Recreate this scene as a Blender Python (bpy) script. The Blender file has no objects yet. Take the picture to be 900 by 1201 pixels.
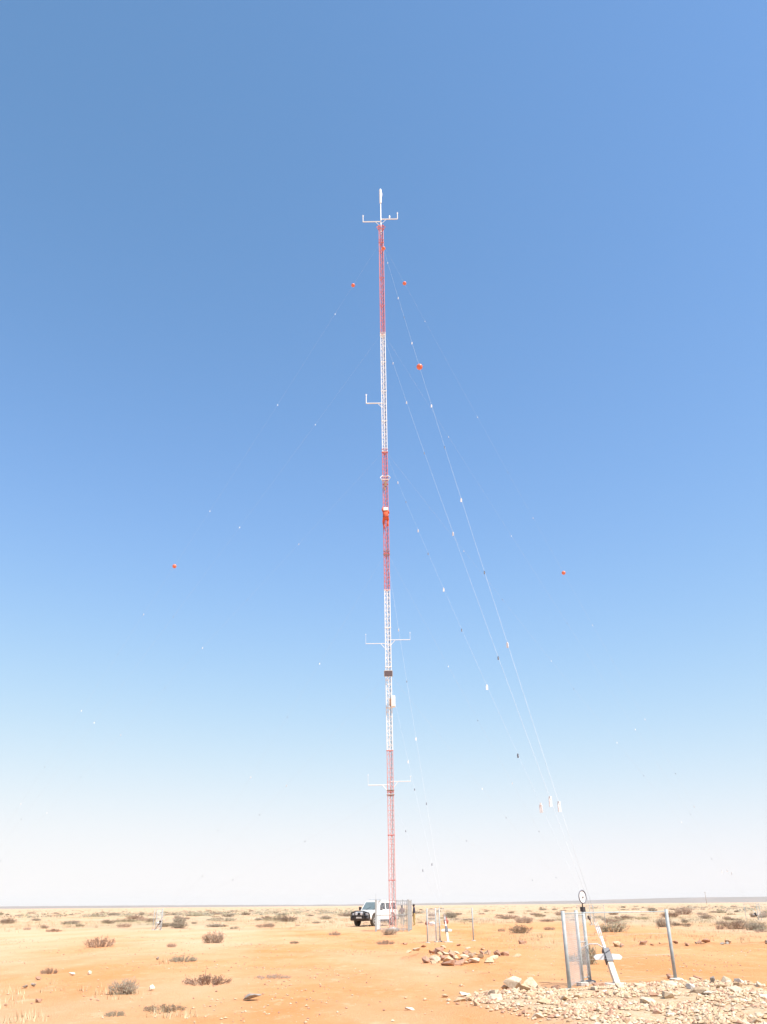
import bpy, bmesh, math, random
from mathutils import Vector, Matrix, noise
R = math.radians
PI = math.pi
scn = bpy.context.scene
col = scn.collection

# ------------------------------------------------------------------ camera
F_PX, IMG_W, IMG_H = 971.0, 900.0, 1201.0          # focal length in photograph pixels
EYE = 1.7
PITCH = math.atan((1062.0 - IMG_H / 2) / F_PX)
ROLL = R(0.5)
cam_d = bpy.data.cameras.new('camera')
cam = bpy.data.objects.new('camera', cam_d)
col.objects.link(cam)
scn.camera = cam
cam_d.sensor_fit = 'HORIZONTAL'
cam_d.sensor_width = 36.0
cam_d.lens = 36.0 * F_PX / IMG_W
cam_d.clip_start = 0.1
cam_d.clip_end = 60000.0
fwd = Vector((0, math.cos(PITCH), math.sin(PITCH)))
_r0 = Vector((1, 0, 0))
_u0 = _r0.cross(fwd)
rgt = _r0 * math.cos(ROLL) - _u0 * math.sin(ROLL)
upv = _r0 * math.sin(ROLL) + _u0 * math.cos(ROLL)
mw = Matrix((rgt, upv, -fwd)).transposed().to_4x4()
mw.translation = Vector((0, 0, EYE))
cam.matrix_world = mw

# ------------------------------------------------------------------ sky, sun, exposure
SUN_EL, SUN_AZ = R(57), R(126)                     # azimuth clockwise from +Y (view direction): sun on the right
world = bpy.data.worlds.new('World')
scn.world = world
world.use_nodes = True
wn = world.node_tree.nodes
wl = world.node_tree.links
sky = wn.new('ShaderNodeTexSky')
sky.sky_type = 'NISHITA'
sky.sun_disc = False
sky.sun_elevation = SUN_EL
sky.sun_rotation = SUN_AZ
sky.altitude = 0
sky.air_density = 1.0
sky.dust_density = 0.0
sky.ozone_density = 3.0
wn['Background'].inputs['Strength'].default_value = 0.14
# the film's response to the sky: each channel gets a power, a gain and a soft shoulder towards white
sep = wn.new('ShaderNodeSeparateColor')
com = wn.new('ShaderNodeCombineColor')
wl.new(sky.outputs[0], sep.inputs[0])


def wmath(op, a, b):
    n_ = wn.new('ShaderNodeMath')
    n_.operation = op
    for i_, v_ in enumerate((a, b)):
        if isinstance(v_, (int, float)): n_.inputs[i_].default_value = v_
        else: wl.new(v_, n_.inputs[i_])
    return n_.outputs[0]


TOPS = [v_ / (0.14 * 2 ** 0.78) for v_ in (1.04, 1.03, 0.975)]
for ch, (pw_, ga_, sh_) in enumerate(((1.17, .90, 2.5), (1.02, 1.03, 2.5), (1.30, .775, 5.0))):
    y_ = wmath('MULTIPLY', wmath('POWER', sep.outputs[ch], pw_), ga_)
    d_ = wmath('POWER', wmath('ADD', wmath('POWER', wmath('DIVIDE', y_, TOPS[ch]), sh_), 1.0), 1.0 / sh_)
    wl.new(wmath('DIVIDE', y_, d_), com.inputs[ch])
wl.new(com.outputs[0], wn['Background'].inputs[0])

sun_d = bpy.data.lights.new('sun', 'SUN')
sun_d.energy = 5.0
sun_d.angle = R(0.53)
sun_d.color = (1.0, 0.955, 0.88)
sun = bpy.data.objects.new('sun', sun_d)
col.objects.link(sun)
sun_dir = Vector((math.sin(SUN_AZ) * math.cos(SUN_EL), math.cos(SUN_AZ) * math.cos(SUN_EL), math.sin(SUN_EL)))
sun.rotation_euler = sun_dir.to_track_quat('Z', 'Y').to_euler()
sun.location = (60, -20, 90)

scn.view_settings.view_transform = 'Standard'
scn.view_settings.look = 'None'
scn.view_settings.gamma = 1.0
scn.view_settings.use_curve_mapping = False
scn.view_settings.exposure = 0.78

rng = random.Random(7)

# ------------------------------------------------------------------ helpers
def ray(px, py):
    return fwd * F_PX + rgt * (px - IMG_W / 2) - upv * (py - IMG_H / 2)


def gp(px, py):
    """point of the level plain seen at a photograph pixel"""
    d = ray(px, py)
    return Vector((0, 0, EYE)) + d * (-EYE / d.z)


def pix(p):
    d = Vector(p) - Vector((0, 0, EYE))
    z = d.dot(fwd)
    return IMG_W / 2 + F_PX * d.dot(rgt) / z, IMG_H / 2 - F_PX * d.dot(upv) / z


ORD = ['first', 'second', 'third', 'fourth', 'fifth', 'sixth', 'seventh', 'eighth', 'ninth', 'tenth', 'eleventh', 'twelfth', 'thirteenth', 'fourteenth', 'fifteenth', 'sixteenth', 'seventeenth', 'eighteenth', 'nineteenth', 'twentieth']


def ordinal_labels(items):
    """items: (object, phrase); things sharing a phrase are told apart by their order from the left"""
    g_ = {}
    for o, ph in items: g_.setdefault(ph, []).append(o)
    for ph, os_ in g_.items():
        os_.sort(key=lambda o: pix(o.location)[0])
        for i, o in enumerate(os_):
            o['label'] = ph if len(os_) == 1 else f'{ph}, {ORD[min(i, 19)]} from the left'


class MB:
    """collects shapes; build() links them as one mesh object"""
    def __init__(self):
        self.v, self.f, self.m = [], [], []

    def add(self, vs, fs, mi=0):
        o = len(self.v)
        self.v += [tuple(p) for p in vs]
        self.f += [tuple(i + o for i in f) for f in fs]
        self.m += [mi] * len(fs)
        return self

    def box(self, c, s, rot=None, mi=0):
        c = Vector(c)
        vs = []
        for z in (-.5, .5):
            for y in (-.5, .5):
                for x in (-.5, .5):
                    p = Vector((x * s[0], y * s[1], z * s[2]))
                    if rot is not None:
                        p = rot @ p
                    vs.append(c + p)
        return self.add(vs, [(0, 2, 3, 1), (4, 5, 7, 6), (0, 1, 5, 4), (2, 6, 7, 3), (0, 4, 6, 2), (1, 3, 7, 5)], mi)

    def tube(self, pts, r, n=6, caps=True, mi=0):
        pts = [Vector(p) for p in pts]
        k = len(pts)
        rs = r if isinstance(r, (list, tuple)) else [r] * k
        vs, fs = [], []
        prev = None
        for i, p in enumerate(pts):
            t = (pts[min(i + 1, k - 1)] - pts[max(i - 1, 0)])
            t = t.normalized() if t.length > 1e-9 else Vector((0, 0, 1))
            if prev is None:
                a = t.orthogonal().normalized()
            else:
                a = prev - t * prev.dot(t)
                a = a.normalized() if a.length > 1e-6 else t.orthogonal().normalized()
            prev = a
            b = t.cross(a)
            for j in range(n):
                w = 2 * PI * j / n
                vs.append(p + (a * math.cos(w) + b * math.sin(w)) * rs[i])
        for i in range(k - 1):
            for j in range(n):
                j2 = (j + 1) % n
                fs.append((i * n + j, i * n + j2, (i + 1) * n + j2, (i + 1) * n + j))
        if caps and n > 2:
            fs.append(tuple(reversed(range(n))))
            fs.append(tuple((k - 1) * n + j for j in range(n)))
        return self.add(vs, fs, mi)

    def lathe(self, prof, origin=(0, 0, 0), axis=(0, 0, 1), n=16, mi=0):
        ax = Vector(axis).normalized()
        a = ax.orthogonal().normalized()
        b = ax.cross(a)
        o = Vector(origin)
        vs, fs = [], []
        for (r, h) in prof:
            for j in range(n):
                w = 2 * PI * j / n
                vs.append(o + ax * h + (a * math.cos(w) + b * math.sin(w)) * r)
        for i in range(len(prof) - 1):
            for j in range(n):
                j2 = (j + 1) % n
                fs.append((i * n + j, i * n + j2, (i + 1) * n + j2, (i + 1) * n + j))
        fs.append(tuple(reversed(range(n))))
        fs.append(tuple((len(prof) - 1) * n + j for j in range(n)))
        return self.add(vs, fs, mi)

    def sphere(self, c, r, n=14, k=8, sc=(1, 1, 1), mi=0):
        c = Vector(c)
        vs = [c + Vector((0, 0, r * sc[2]))]
        for i in range(1, k):
            th = PI * i / k
            for j in range(n):
                w = 2 * PI * j / n
                vs.append(c + Vector((r * math.sin(th) * math.cos(w) * sc[0], r * math.sin(th) * math.sin(w) * sc[1], r * math.cos(th) * sc[2])))
        vs.append(c - Vector((0, 0, r * sc[2])))
        fs = [(0, 1 + j, 1 + (j + 1) % n) for j in range(n)]
        for i in range(k - 2):
            for j in range(n):
                a = 1 + i * n + j
                b = 1 + i * n + (j + 1) % n
                fs.append((a, a + n, b + n, b))
        last = len(vs) - 1
        s = 1 + (k - 2) * n
        fs += [(s + j, last, s + (j + 1) % n) for j in range(n)]
        return self.add(vs, fs, mi)

    def prism(self, poly, y0, y1, mi=0):
        """polygon in x,z extruded along y"""
        n = len(poly)
        vs = [(x, y0, z) for x, z in poly] + [(x, y1, z) for x, z in poly]
        fs = [tuple(range(n)), tuple(reversed(range(n, 2 * n)))]
        fs += [(i, i + n, (i + 1) % n + n, (i + 1) % n) for i in range(n)]
        return self.add(vs, fs, mi)

    def mesh(self, name, mats, smooth=False):
        me = bpy.data.meshes.new(name)
        me.from_pydata(self.v, [], self.f)
        for m in (mats if isinstance(mats, (list, tuple)) else [mats]):
            me.materials.append(m)
        if any(self.m):
            me.polygons.foreach_set('material_index', self.m)
        if smooth:
            me.polygons.foreach_set('use_smooth', [True] * len(me.polygons))
        me.update()
        return me

    def build(self, name, mats, parent=None, smooth=False, bevel=0):
        return link(name, self.mesh(name, mats, smooth), parent, bevel)


def link(name, me, parent=None, bevel=0):
    o = bpy.data.objects.new(name, me)
    col.objects.link(o)
    if parent is not None:
        o.parent = parent
    if bevel:
        b = o.modifiers.new('bevel', 'BEVEL')
        b.width = bevel
        b.segments = 2
        b.limit_method = 'ANGLE'
    return o


def tag(o, label=None, cat=None, group=None, kind=None):
    if label: o['label'] = label
    if cat: o['category'] = cat
    if group: o['group'] = group
    if kind: o['kind'] = kind
    return o


def empty(name, loc, rz=0.0):
    o = bpy.data.objects.new(name, None)
    col.objects.link(o)
    o.empty_display_size = 0.2
    o.location = loc
    o.rotation_euler = (0, 0, rz)
    return o


def copy_tree(o, parent=None):
    c = o.copy()
    col.objects.link(c)
    c.parent = parent
    for ch in [x for x in o.children]:
        copy_tree(ch, c)
    return c


# ------------------------------------------------------------------ materials
def mat(name, c, rough=0.6, metal=0.0, c2=None, scale=6.0, bump=0.0, bscale=None, coat=0.0, spec=None, detail=5):
    m = bpy.data.materials.new(name)
    m.use_nodes = True
    nt = m.node_tree
    b = nt.nodes['Principled BSDF']
    b.inputs['Roughness'].default_value = rough
    b.inputs['Metallic'].default_value = metal
    b.inputs['Coat Weight'].default_value = coat
    if spec is not None:
        b.inputs['Specular IOR Level'].default_value = spec
    tc = nt.nodes.new('ShaderNodeTexCoord')
    if c2 is None:
        c2 = tuple(x * 0.82 for x in c)
    nz = nt.nodes.new('ShaderNodeTexNoise')
    nz.inputs['Scale'].default_value = scale
    nz.inputs['Detail'].default_value = detail
    nt.links.new(tc.outputs['Object'], nz.inputs['Vector'])
    rp = nt.nodes.new('ShaderNodeValToRGB')
    rp.color_ramp.elements[0].position = 0.35
    rp.color_ramp.elements[1].position = 0.65
    rp.color_ramp.elements[0].color = (*c2, 1)
    rp.color_ramp.elements[1].color = (*c, 1)
    nt.links.new(nz.outputs['Fac'], rp.inputs['Fac'])
    nt.links.new(rp.outputs['Color'], b.inputs['Base Color'])
    if bump:
        n2 = nt.nodes.new('ShaderNodeTexNoise')
        n2.inputs['Scale'].default_value = bscale or scale * 4
        n2.inputs['Detail'].default_value = 6
        nt.links.new(tc.outputs['Object'], n2.inputs['Vector'])
        bp = nt.nodes.new('ShaderNodeBump')
        bp.inputs['Strength'].default_value = bump
        bp.inputs['Distance'].default_value = 0.02
        nt.links.new(n2.outputs['Fac'], bp.inputs['Height'])
        nt.links.new(bp.outputs['Normal'], b.inputs['Normal'])
    return m


M = {}
M['red'] = mat('aviation_red_paint', (0.60, 0.15, 0.13), 0.5, c2=(0.52, 0.13, 0.11), scale=3)
M['red_glare'] = mat('glare_washed_red_paint', (0.62, 0.26, 0.23), 0.6, c2=(0.58, 0.20, 0.17), scale=1.5)  # lowest mast band: washed-out glare painted in as a paler red
M['white'] = mat('aviation_white_paint', (0.80, 0.80, 0.79), 0.4, c2=(0.72, 0.71, 0.69), scale=3)
M['galv'] = mat('galvanised_steel', (0.56, 0.58, 0.59), 0.5, 0.35, c2=(0.46, 0.48, 0.49), scale=14)
M['post'] = mat('galvanised_post', (0.38, 0.41, 0.41), 0.6, 0.1, c2=(0.30, 0.33, 0.33), scale=9, bump=.1)
M['wire'] = mat('bright_steel_wire', (0.56, 0.57, 0.58), 0.5, 0.1, scale=2)
M['mesh'] = mat('zinc_mesh_wire', (0.74, 0.75, 0.76), 0.5, 0.2, scale=2)
M['dark'] = mat('dark_steel', (0.06, 0.06, 0.07), 0.5, 0.3, scale=8)
M['rim_grey'] = mat('grey_rim', (0.17, 0.17, 0.20), 0.5, scale=8)
M['orange'] = mat('marker_orange', (0.68, 0.17, 0.09), 0.4, c2=(0.60, 0.14, 0.08), scale=4)
M['flap_white'] = mat('white_plastic', (0.82, 0.82, 0.82), 0.4, scale=6)
M['flap_dark'] = mat('dark_plastic', (0.16, 0.17, 0.21), 0.5, scale=6)
M['concrete'] = mat('concrete', (0.52, 0.48, 0.42), 0.9, c2=(0.40, 0.35, 0.29), scale=9, bump=.4, bscale=40)
M['panel'] = mat('solar_cell_glass', (0.17, 0.19, 0.28), 0.5, c2=(0.14, 0.15, 0.23), scale=20)
M['box'] = mat('grey_enclosure', (0.78, 0.77, 0.74), 0.4, c2=(0.70, 0.68, 0.64), scale=5)
M['rust'] = mat('rusty_brown', (0.34, 0.20, 0.13), 0.8, c2=(0.24, 0.14, 0.09), scale=12)
M['twig'] = mat('dry_twig', (0.38, 0.27, 0.20), 0.9, c2=(0.30, 0.21, 0.15), scale=9)
M['leaf_brown'] = mat('leaf_brown', (0.37, 0.27, 0.19), 0.8, c2=(0.27, 0.19, 0.135), scale=7)
M['leaf_grey'] = mat('leaf_grey_green', (0.32, 0.285, 0.20), 0.8, c2=(0.22, 0.195, 0.14), scale=7)
M['leaf_green'] = mat('leaf_olive', (0.37, 0.33, 0.20), 0.8, c2=(0.27, 0.24, 0.145), scale=7)
M['leaf_red'] = mat('leaf_rusty', (0.40, 0.24, 0.165), 0.8, c2=(0.30, 0.18, 0.13), scale=7)
M['straw'] = mat('dry_grass', (0.56, 0.46, 0.29), 0.85, c2=(0.46, 0.37, 0.22), scale=0.35)
M['straw2'] = mat('grey_grass', (0.40, 0.34, 0.21), 0.85, c2=(0.28, 0.24, 0.15), scale=0.35)
M['rock_pale'] = mat('rock_pale', (0.55, 0.40, 0.255), 0.9, c2=(0.44, 0.29, 0.17), scale=7, bump=.6, bscale=22)
M['rock_cream'] = mat('rock_cream', (0.60, 0.485, 0.355), 0.9, c2=(0.50, 0.37, 0.245), scale=8, bump=.6, bscale=25)
M['rock_red'] = mat('rock_red', (0.44, 0.26, 0.165), 0.9, c2=(0.34, 0.18, 0.12), scale=7, bump=.6, bscale=22)
M['rock_grey'] = mat('rock_grey', (0.34, 0.295, 0.25), 0.9, c2=(0.25, 0.21, 0.175), scale=7, bump=.6, bscale=22)
M['rock_white'] = mat('rock_white', (0.70, 0.63, 0.53), 0.85, c2=(0.60, 0.49, 0.38), scale=9, bump=.5, bscale=22)
M['hill'] = mat('far_ridge', (0.26, 0.19, 0.15), 0.95, c2=(0.19, 0.15, 0.12), scale=0.003)


def ground_material():
    m = bpy.data.materials.new('desert_sand')
    m.use_nodes = True
    nt = m.node_tree
    N, L = nt.nodes, nt.links
    b = N['Principled BSDF']
    b.inputs['Roughness'].default_value = 0.95
    b.inputs['Specular IOR Level'].default_value = 0.15
    tc = N.new('ShaderNodeTexCoord')

    def nz(scale, detail=5, rough=.55, stretch=None):
        n = N.new('ShaderNodeTexNoise')
        n.inputs['Scale'].default_value = scale
        n.inputs['Detail'].default_value = detail
        n.inputs['Roughness'].default_value = rough
        if stretch:
            mp = N.new('ShaderNodeMapping')
            mp.inputs['Scale'].default_value = stretch
            L.new(tc.outputs['Object'], mp.inputs['Vector'])
            L.new(mp.outputs['Vector'], n.inputs['Vector'])
        else:
            L.new(tc.outputs['Object'], n.inputs['Vector'])
        return n.outputs['Fac']

    def ramp(f, p0, p1, c0=(0, 0, 0), c1=(1, 1, 1)):
        r = N.new('ShaderNodeValToRGB')
        r.color_ramp.elements[0].position = p0
        r.color_ramp.elements[1].position = p1
        r.color_ramp.elements[0].color = (*c0, 1)
        r.color_ramp.elements[1].color = (*c1, 1)
        L.new(f, r.inputs['Fac'])
        return r.outputs['Color']

    def mix(f, a, c):
        x = N.new('ShaderNodeMix')
        x.data_type = 'RGBA'
        if isinstance(f, float): x.inputs['Factor'].default_value = f
        else: L.new(f, x.inputs['Factor'])
        for s, k in ((a, 'A'), (c, 'B')):
            i = [q for q in x.inputs if q.name == k and q.type == 'RGBA'][0]
            if isinstance(s, tuple): i.default_value = (*s, 1)
            else: L.new(s, i)
        return [q for q in x.outputs if q.type == 'RGBA'][0]

    sand = mix(ramp(nz(.30, 6, .62, (1, .4, 1)), .38, .62), (0.60, 0.258, 0.095), (0.63, 0.325, 0.150))
    sand = mix(ramp(nz(.9, 6, .65, (1, .5, 1)), .52, .74), sand, (0.58, 0.25, 0.09))
    # paler crust towards the left of the site
    sx = N.new('ShaderNodeSeparateXYZ')
    L.new(tc.outputs['Object'], sx.inputs[0])
    ma = N.new('ShaderNodeMath'); ma.operation = 'MULTIPLY_ADD'
    L.new(sx.outputs[0], ma.inputs[0])
    ma.inputs[1].default_value = -.008
    L.new(nz(.13, 6, .6, (1, .4, 1)), ma.inputs[2])
    sand = mix(ramp(ma.outputs[0], .46, .72), sand, (0.665, 0.405, 0.250))
    sand = mix(ramp(nz(1.7, 5, .7, (1, .6, 1)), .57, .74), sand, (0.66, 0.43, 0.26))
    sand = mix(ramp(nz(9., 4, .7), .60, .74), sand, (0.65, 0.45, 0.30))
    sand = mix(ramp(nz(23., 3, .7), .62, .70), sand, (0.38, 0.21, 0.12))
    # the plain beyond the cleared site: pale straw-coloured soil under the grass
    at = N.new('ShaderNodeAttribute')
    at.attribute_name = 'turf'
    straw = mix(ramp(nz(.09, 6, .6, (1, .5, 1)), .36, .60), (0.585, 0.325, 0.175), (0.56, 0.39, 0.255))
    straw = mix(ramp(nz(.05, 6, .7, (1, .5, 1)), .50, .62), straw, (0.42, 0.325, 0.215))
    straw = mix(ramp(nz(.35, 6, .7), .54, .64), straw, (0.34, 0.27, 0.17))
    c = mix(at.outputs['Fac'], sand, straw)
    at2 = N.new('ShaderNodeAttribute')
    at2.attribute_name = 'rubble'
    c = mix(at2.outputs['Fac'], c, mix(ramp(nz(7, 6, .7), .4, .6), (0.55, 0.35, 0.20), (0.60, 0.46, 0.31)))
    at3 = N.new('ShaderNodeAttribute')
    at3.attribute_name = 'berm'
    c = mix(at3.outputs['Fac'], c, mix(ramp(nz(2.5, 6, .7), .4, .62), (0.50, 0.225, 0.095), (0.54, 0.30, 0.15)))
    L.new(c, b.inputs['Base Color'])
    bp = N.new('ShaderNodeBump')
    bp.inputs['Strength'].default_value = 0.8
    bp.inputs['Distance'].default_value = 0.06
    ad = N.new('ShaderNodeMath')
    L.new(nz(5., 8, .7), ad.inputs[0])
    L.new(nz(30., 4, .7), ad.inputs[1])
    L.new(ad.outputs[0], bp.inputs['Height'])
    L.new(bp.outputs['Normal'], b.inputs['Normal'])
    return m


# ------------------------------------------------------------------ the plain
RUB = [gp(*p).to_2d() for p in ((526, 1169), (560, 1165), (600, 1163), (640, 1161), (668, 1164), (722, 1157), (800, 1153), (850, 1152), (905, 1158), (960, 1180), (960, 1240), (700, 1240), (640, 1204), (590, 1191), (545, 1181))]


def in_poly(x, y, P):
    c = False
    j = len(P) - 1
    for i in range(len(P)):
        if (P[i].y > y) != (P[j].y > y) and x < (P[j].x - P[i].x) * (y - P[i].y) / (P[j].y - P[i].y) + P[i].x:
            c = not c
        j = i
    return c


def poly_dist(x, y, P):
    p = Vector((x, y))
    best = 1e9
    for i in range(len(P)):
        a, b = P[i - 1], P[i]
        t = max(0, min(1, (p - a).dot(b - a) / (b - a).length_squared))
        best = min(best, (a + (b - a) * t - p).length)
    return best


def smooth(a, b, x):
    t = max(0.0, min(1.0, (x - a) / (b - a)))
    return t * t * (3 - 2 * t)


def rubble(x, y):
    if not (0 < x < 13 and 10 < y < 25):
        return 0.0
    d = poly_dist(x, y, RUB)
    return smooth(-.25, .9, d if in_poly(x, y, RUB) else -d)


def berm(x, y):
    # low bank of pushed-up earth to the right of the near fence
    if not (8 < x < 30 and 34 < y < 46):
        return 0.0
    c = 39.6 + .5 * noise.noise(Vector((x * .3, 1, 5)))
    return math.exp(-((y - c) / .9) ** 2) * smooth(8.5, 12, x)


ROW0, ROW1 = gp(497, 1125).to_2d(), gp(590, 1124).to_2d()


def mound(x, y):
    if not (.5 < x < 8 and 31 < y < 41):
        return 0.0
    p = Vector((x, y))
    t = max(0, min(1, (p - ROW0).dot(ROW1 - ROW0) / (ROW1 - ROW0).length_squared))
    d = (ROW0 + (ROW1 - ROW0) * t - p).length
    return math.exp(-(d / .8) ** 2) * (1 - .5 * t)


def turf(x, y):
    d = math.hypot(x, y)
    az = math.degrees(math.atan2(x, y))
    edge = 82 - 40 * smooth(3.5, 10, az) + 7 * noise.noise(Vector((x * .06, y * .03, 2)))
    t = smooth(edge - 14, edge + 22, d + 10 * noise.noise(Vector((x * .13, y * .05, 6))))
    p = noise.noise(Vector((x * .035, y * .012, 9)))           # bare sand gaps between the grass
    if d < 130:
        t *= smooth(-.42, .05, p + smooth(90, 130, d) * .5 + .3 * smooth(3.5, 8, az))
    return t


def H(x, y):
    d = math.hypot(x, y)
    v = .035 * noise.noise(Vector((x * .45, y * .45, 0))) + .05 * noise.noise(Vector((x * .12, y * .12, 3)))
    v += .012 * noise.noise(Vector((x * 1.9, y * 1.9, 7)))
    v *= 1 + smooth(60, 300, d) * 2.5
    v += .09 * rubble(x, y) * (.7 + .5 * noise.noise(Vector((x * .8, y * .8, 1))))
    v += .20 * mound(x, y) * (.8 + .8 * noise.noise(Vector((x * 1.3, y * 1.3, 6))))
    v += .17 * berm(x, y) * (.8 + .7 * noise.noise(Vector((x * 1.5, y * 1.5, 4))))
    return v


def build_ground():
    azs = []
    a = -180.0
    while a < 180:
        azs.append(a)
        a += .22 if -34 <= a < 34 else (1.0 if abs(a) < 60 else 6.0)
    ds = [0.0, 3.0, 6.0, 8.5, 10.5, 12]
    d = 13.0
    while d < 62: ds.append(d); d *= 1.0085
    while d < 500: ds.append(d); d *= 1.03
    while d < 14000: ds.append(d); d *= 1.25
    ds.append(15000)
    vs = [(0, 0, H(0, 0))]
    tf, rb, bm_ = [0.0], [0.0], [0.0]
    for d in ds[1:]:
        for a in azs:
            x, y = d * math.sin(R(a)), d * math.cos(R(a))
            vs.append((x, y, H(x, y) if d < 3000 else 0))
            tf.append(turf(x, y))
            rb.append(rubble(x, y))
            bm_.append(min(1.0, 1.3 * berm(x, y) + 1.1 * mound(x, y)))
    n = len(azs)
    fs = [(0, 1 + (j + 1) % n, 1 + j) for j in range(n)]
    for i in range(len(ds) - 2):
        for j in range(n):
            p, q = 1 + i * n + j, 1 + i * n + (j + 1) % n
            fs.append((p, q, q + n, p + n))
    me = bpy.data.meshes.new('ground')
    me.from_pydata(vs, [], fs)
    for nm, arr in (('turf', tf), ('rubble', rb), ('berm', bm_)):
        at = me.attributes.new(nm, 'FLOAT', 'POINT')
        at.data.foreach_set('value', arr)
    me.polygons.foreach_set('use_smooth', [True] * len(me.polygons))
    me.materials.append(ground_material())
    return tag(link('ground', me), kind='structure')


build_ground()


def gpos(px, py):
    p = gp(px, py)
    return Vector((p.x, p.y, H(p.x, p.y)))


def build_hills():
    # a long low tableland on the horizon, higher towards the right
    vs, fs = [], []
    n = 0
    a = -75.0
    rows = ((0, 0), (500, .55), (800, .93), (1000, 1.0), (1700, 1.0), (2500, 0))
    while a <= 75:
        d0 = 7600 + 500 * math.sin(a * .11)
        h = 16 + 32 * smooth(2, 20, a) + 5 * noise.noise(Vector((a * .12, 0, 0))) + 2.5 * noise.noise(Vector((a * .9, 3, 0)))
        h += 7 * smooth(-10, -24, a)
        for (dd, k) in rows:
            r = d0 + dd * 1.2
            vs.append((r * math.sin(R(a)), r * math.cos(R(a)), -1.5 + h * k))
        a += .25
        n += 1
    k = len(rows)
    for i in range(n - 1):
        for j in range(k - 1):
            fs.append((i * k + j, (i + 1) * k + j, (i + 1) * k + j + 1, i * k + j + 1))
    me = bpy.data.meshes.new('hills')
    me.from_pydata(vs, [], fs)
    me.materials.append(M['hill'])
    return tag(link('hills', me), kind='structure')


build_hills()

# ------------------------------------------------------------------ the mast
MB0 = gpos(461, 1092)
MB0.z = H(MB0.x, MB0.y)
LEAN = -0.0062
MAST_ROT = Matrix.Rotation(math.atan(LEAN), 3, 'Y')
FACE = 0.46                                         # lattice face width
RAD = FACE / math.sqrt(3)
SEC = 3.6


def mpt(z, off=(0, 0)):
    return MB0 + Vector((LEAN * z + off[0], off[1], z))


mast = empty('lattice_mast', MB0)
mast.rotation_euler = (0, math.atan(LEAN), 0)
tag(mast, 'tall slender red and white banded lattice mast held upright by guy wires', 'mast')
LEGS = [Vector((RAD * math.cos(R(w)), RAD * math.sin(R(w)), 0)) for w in (-30, 90, 210)]


def section_meshes(m, key, seclen):
    a = MB()
    for l in LEGS:
        a.tube([l, l + Vector((0, 0, seclen))], .024 if key == 'red_glare' else .032, 8)  # legs thinner in the band paled for glare
    legs = a.mesh('mast_section', m)
    b = MB()
    nb = 9
    st = seclen / nb
    for i in range(nb):
        for k in range(3):
            p, q = LEGS[k], LEGS[(k + 1) % 3]
            z0, z1 = i * st, (i + 1) * st
            if i % 2: p, q = q, p
            b.tube([p + Vector((0, 0, z0)), q + Vector((0, 0, z1))], .009 if key == 'red_glare' else .014, 5)
            b.tube([LEGS[k] + Vector((0, 0, z0 + .02)), LEGS[(k + 1) % 3] + Vector((0, 0, z0 + .02))], .008 if key == 'red_glare' else .013, 5)
    return legs, b.mesh('bracing', m)


fm = MB()
for l in LEGS:
    fm.lathe([(.06, -.018), (.06, .018)], l, n=8)
for k in range(3):
    fm.tube([LEGS[k], LEGS[(k + 1) % 3]], .022, 6)
flange_red = fm.mesh('flange', M['red'])
flange_white = fm.mesh('flange', M['white'])

BANDS = [(0.25, 12.9, 'red_glare'), (12.9, 26.5, 'white'), (26.5, 40.3, 'red'), (40.3, 54.0, 'white'), (54.0, 68.6, 'red')]
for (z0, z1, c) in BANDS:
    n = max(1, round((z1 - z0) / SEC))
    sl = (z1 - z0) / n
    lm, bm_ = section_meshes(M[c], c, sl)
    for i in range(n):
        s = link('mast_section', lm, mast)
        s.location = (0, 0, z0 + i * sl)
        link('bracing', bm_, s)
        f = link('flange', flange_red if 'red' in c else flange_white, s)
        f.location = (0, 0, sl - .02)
# base plate, pivot and cable bundle
MB().box((0, 0, .06), (.9, .9, .22)).build('footing', M['concrete'], mast, bevel=.02)
MB().lathe([(.30, .17), (.30, .20), (.10, .21), (.08, .26)], n=12).build('base_plate', M['galv'], mast)
c = MB()
c.tube([(.12, -.02, z) for z in (.3, 15, 30, 45, 60, 68)], .018, 6)
c.build('cable_run', M['dark'], mast)
# lightning rod and top antenna
MB().tube([(0, 0, 67.4), (0, 0, 71.8)], .05, 8).build('top_pole', M['white'], mast)
a = MB()
a.lathe([(.05, 71.9), (.11, 71.95), (.13, 72.2), (.13, 73.9), (.07, 74.05)], n=10)
a.box((.12, -.02, 73.2), (.14, .12, .5))
a.build('top_antenna', M['flap_white'], mast, bevel=.01)
MB().tube([(0, 0, 71.5), (-.02, 0, 72.0)], .035, 6).build('antenna_clamp', M['galv'], mast)


def collar(z, s=.34, m='galv', arms=True):
    b = MB()
    for k in range(3):
        p, q = LEGS[k].normalized() * s, LEGS[(k + 1) % 3].normalized() * s
        b.tube([p + Vector((0, 0, z)), q + Vector((0, 0, z))], .035, 6)
        b.tube([p + Vector((0, 0, z + .35)), q + Vector((0, 0, z + .35))], .028, 6)
        if arms:
            b.tube([p * 1.35 + Vector((0, 0, z + .18)), p * .6 + Vector((0, 0, z + .5))], .03, 6)
            b.tube([p * 1.35 + Vector((0, 0, z + .18)), p * .6 + Vector((0, 0, z - .2))], .03, 6)
    return b.build('guy_collar', M[m], mast)


for z, m in ((66.1, 'red'), (53.8, 'white'), (40.2, 'red'), (29.8, 'rust'), (19.0, 'galv'), (9.5, 'rust')):
    collar(z, .33, m, False)
collar(68.0, .40, 'orange', True)
collar(37.3, .40, 'white', True)
# dark equipment clamps on the red band half way up
d = MB()
d.box((.02, -.16, 36.85), (.22, .16, .55))
d.box((-.1, -.2, 36.35), (.12, .1, .35))
d.build('equipment_box', M['rust'], mast, bevel=.01)


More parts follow.
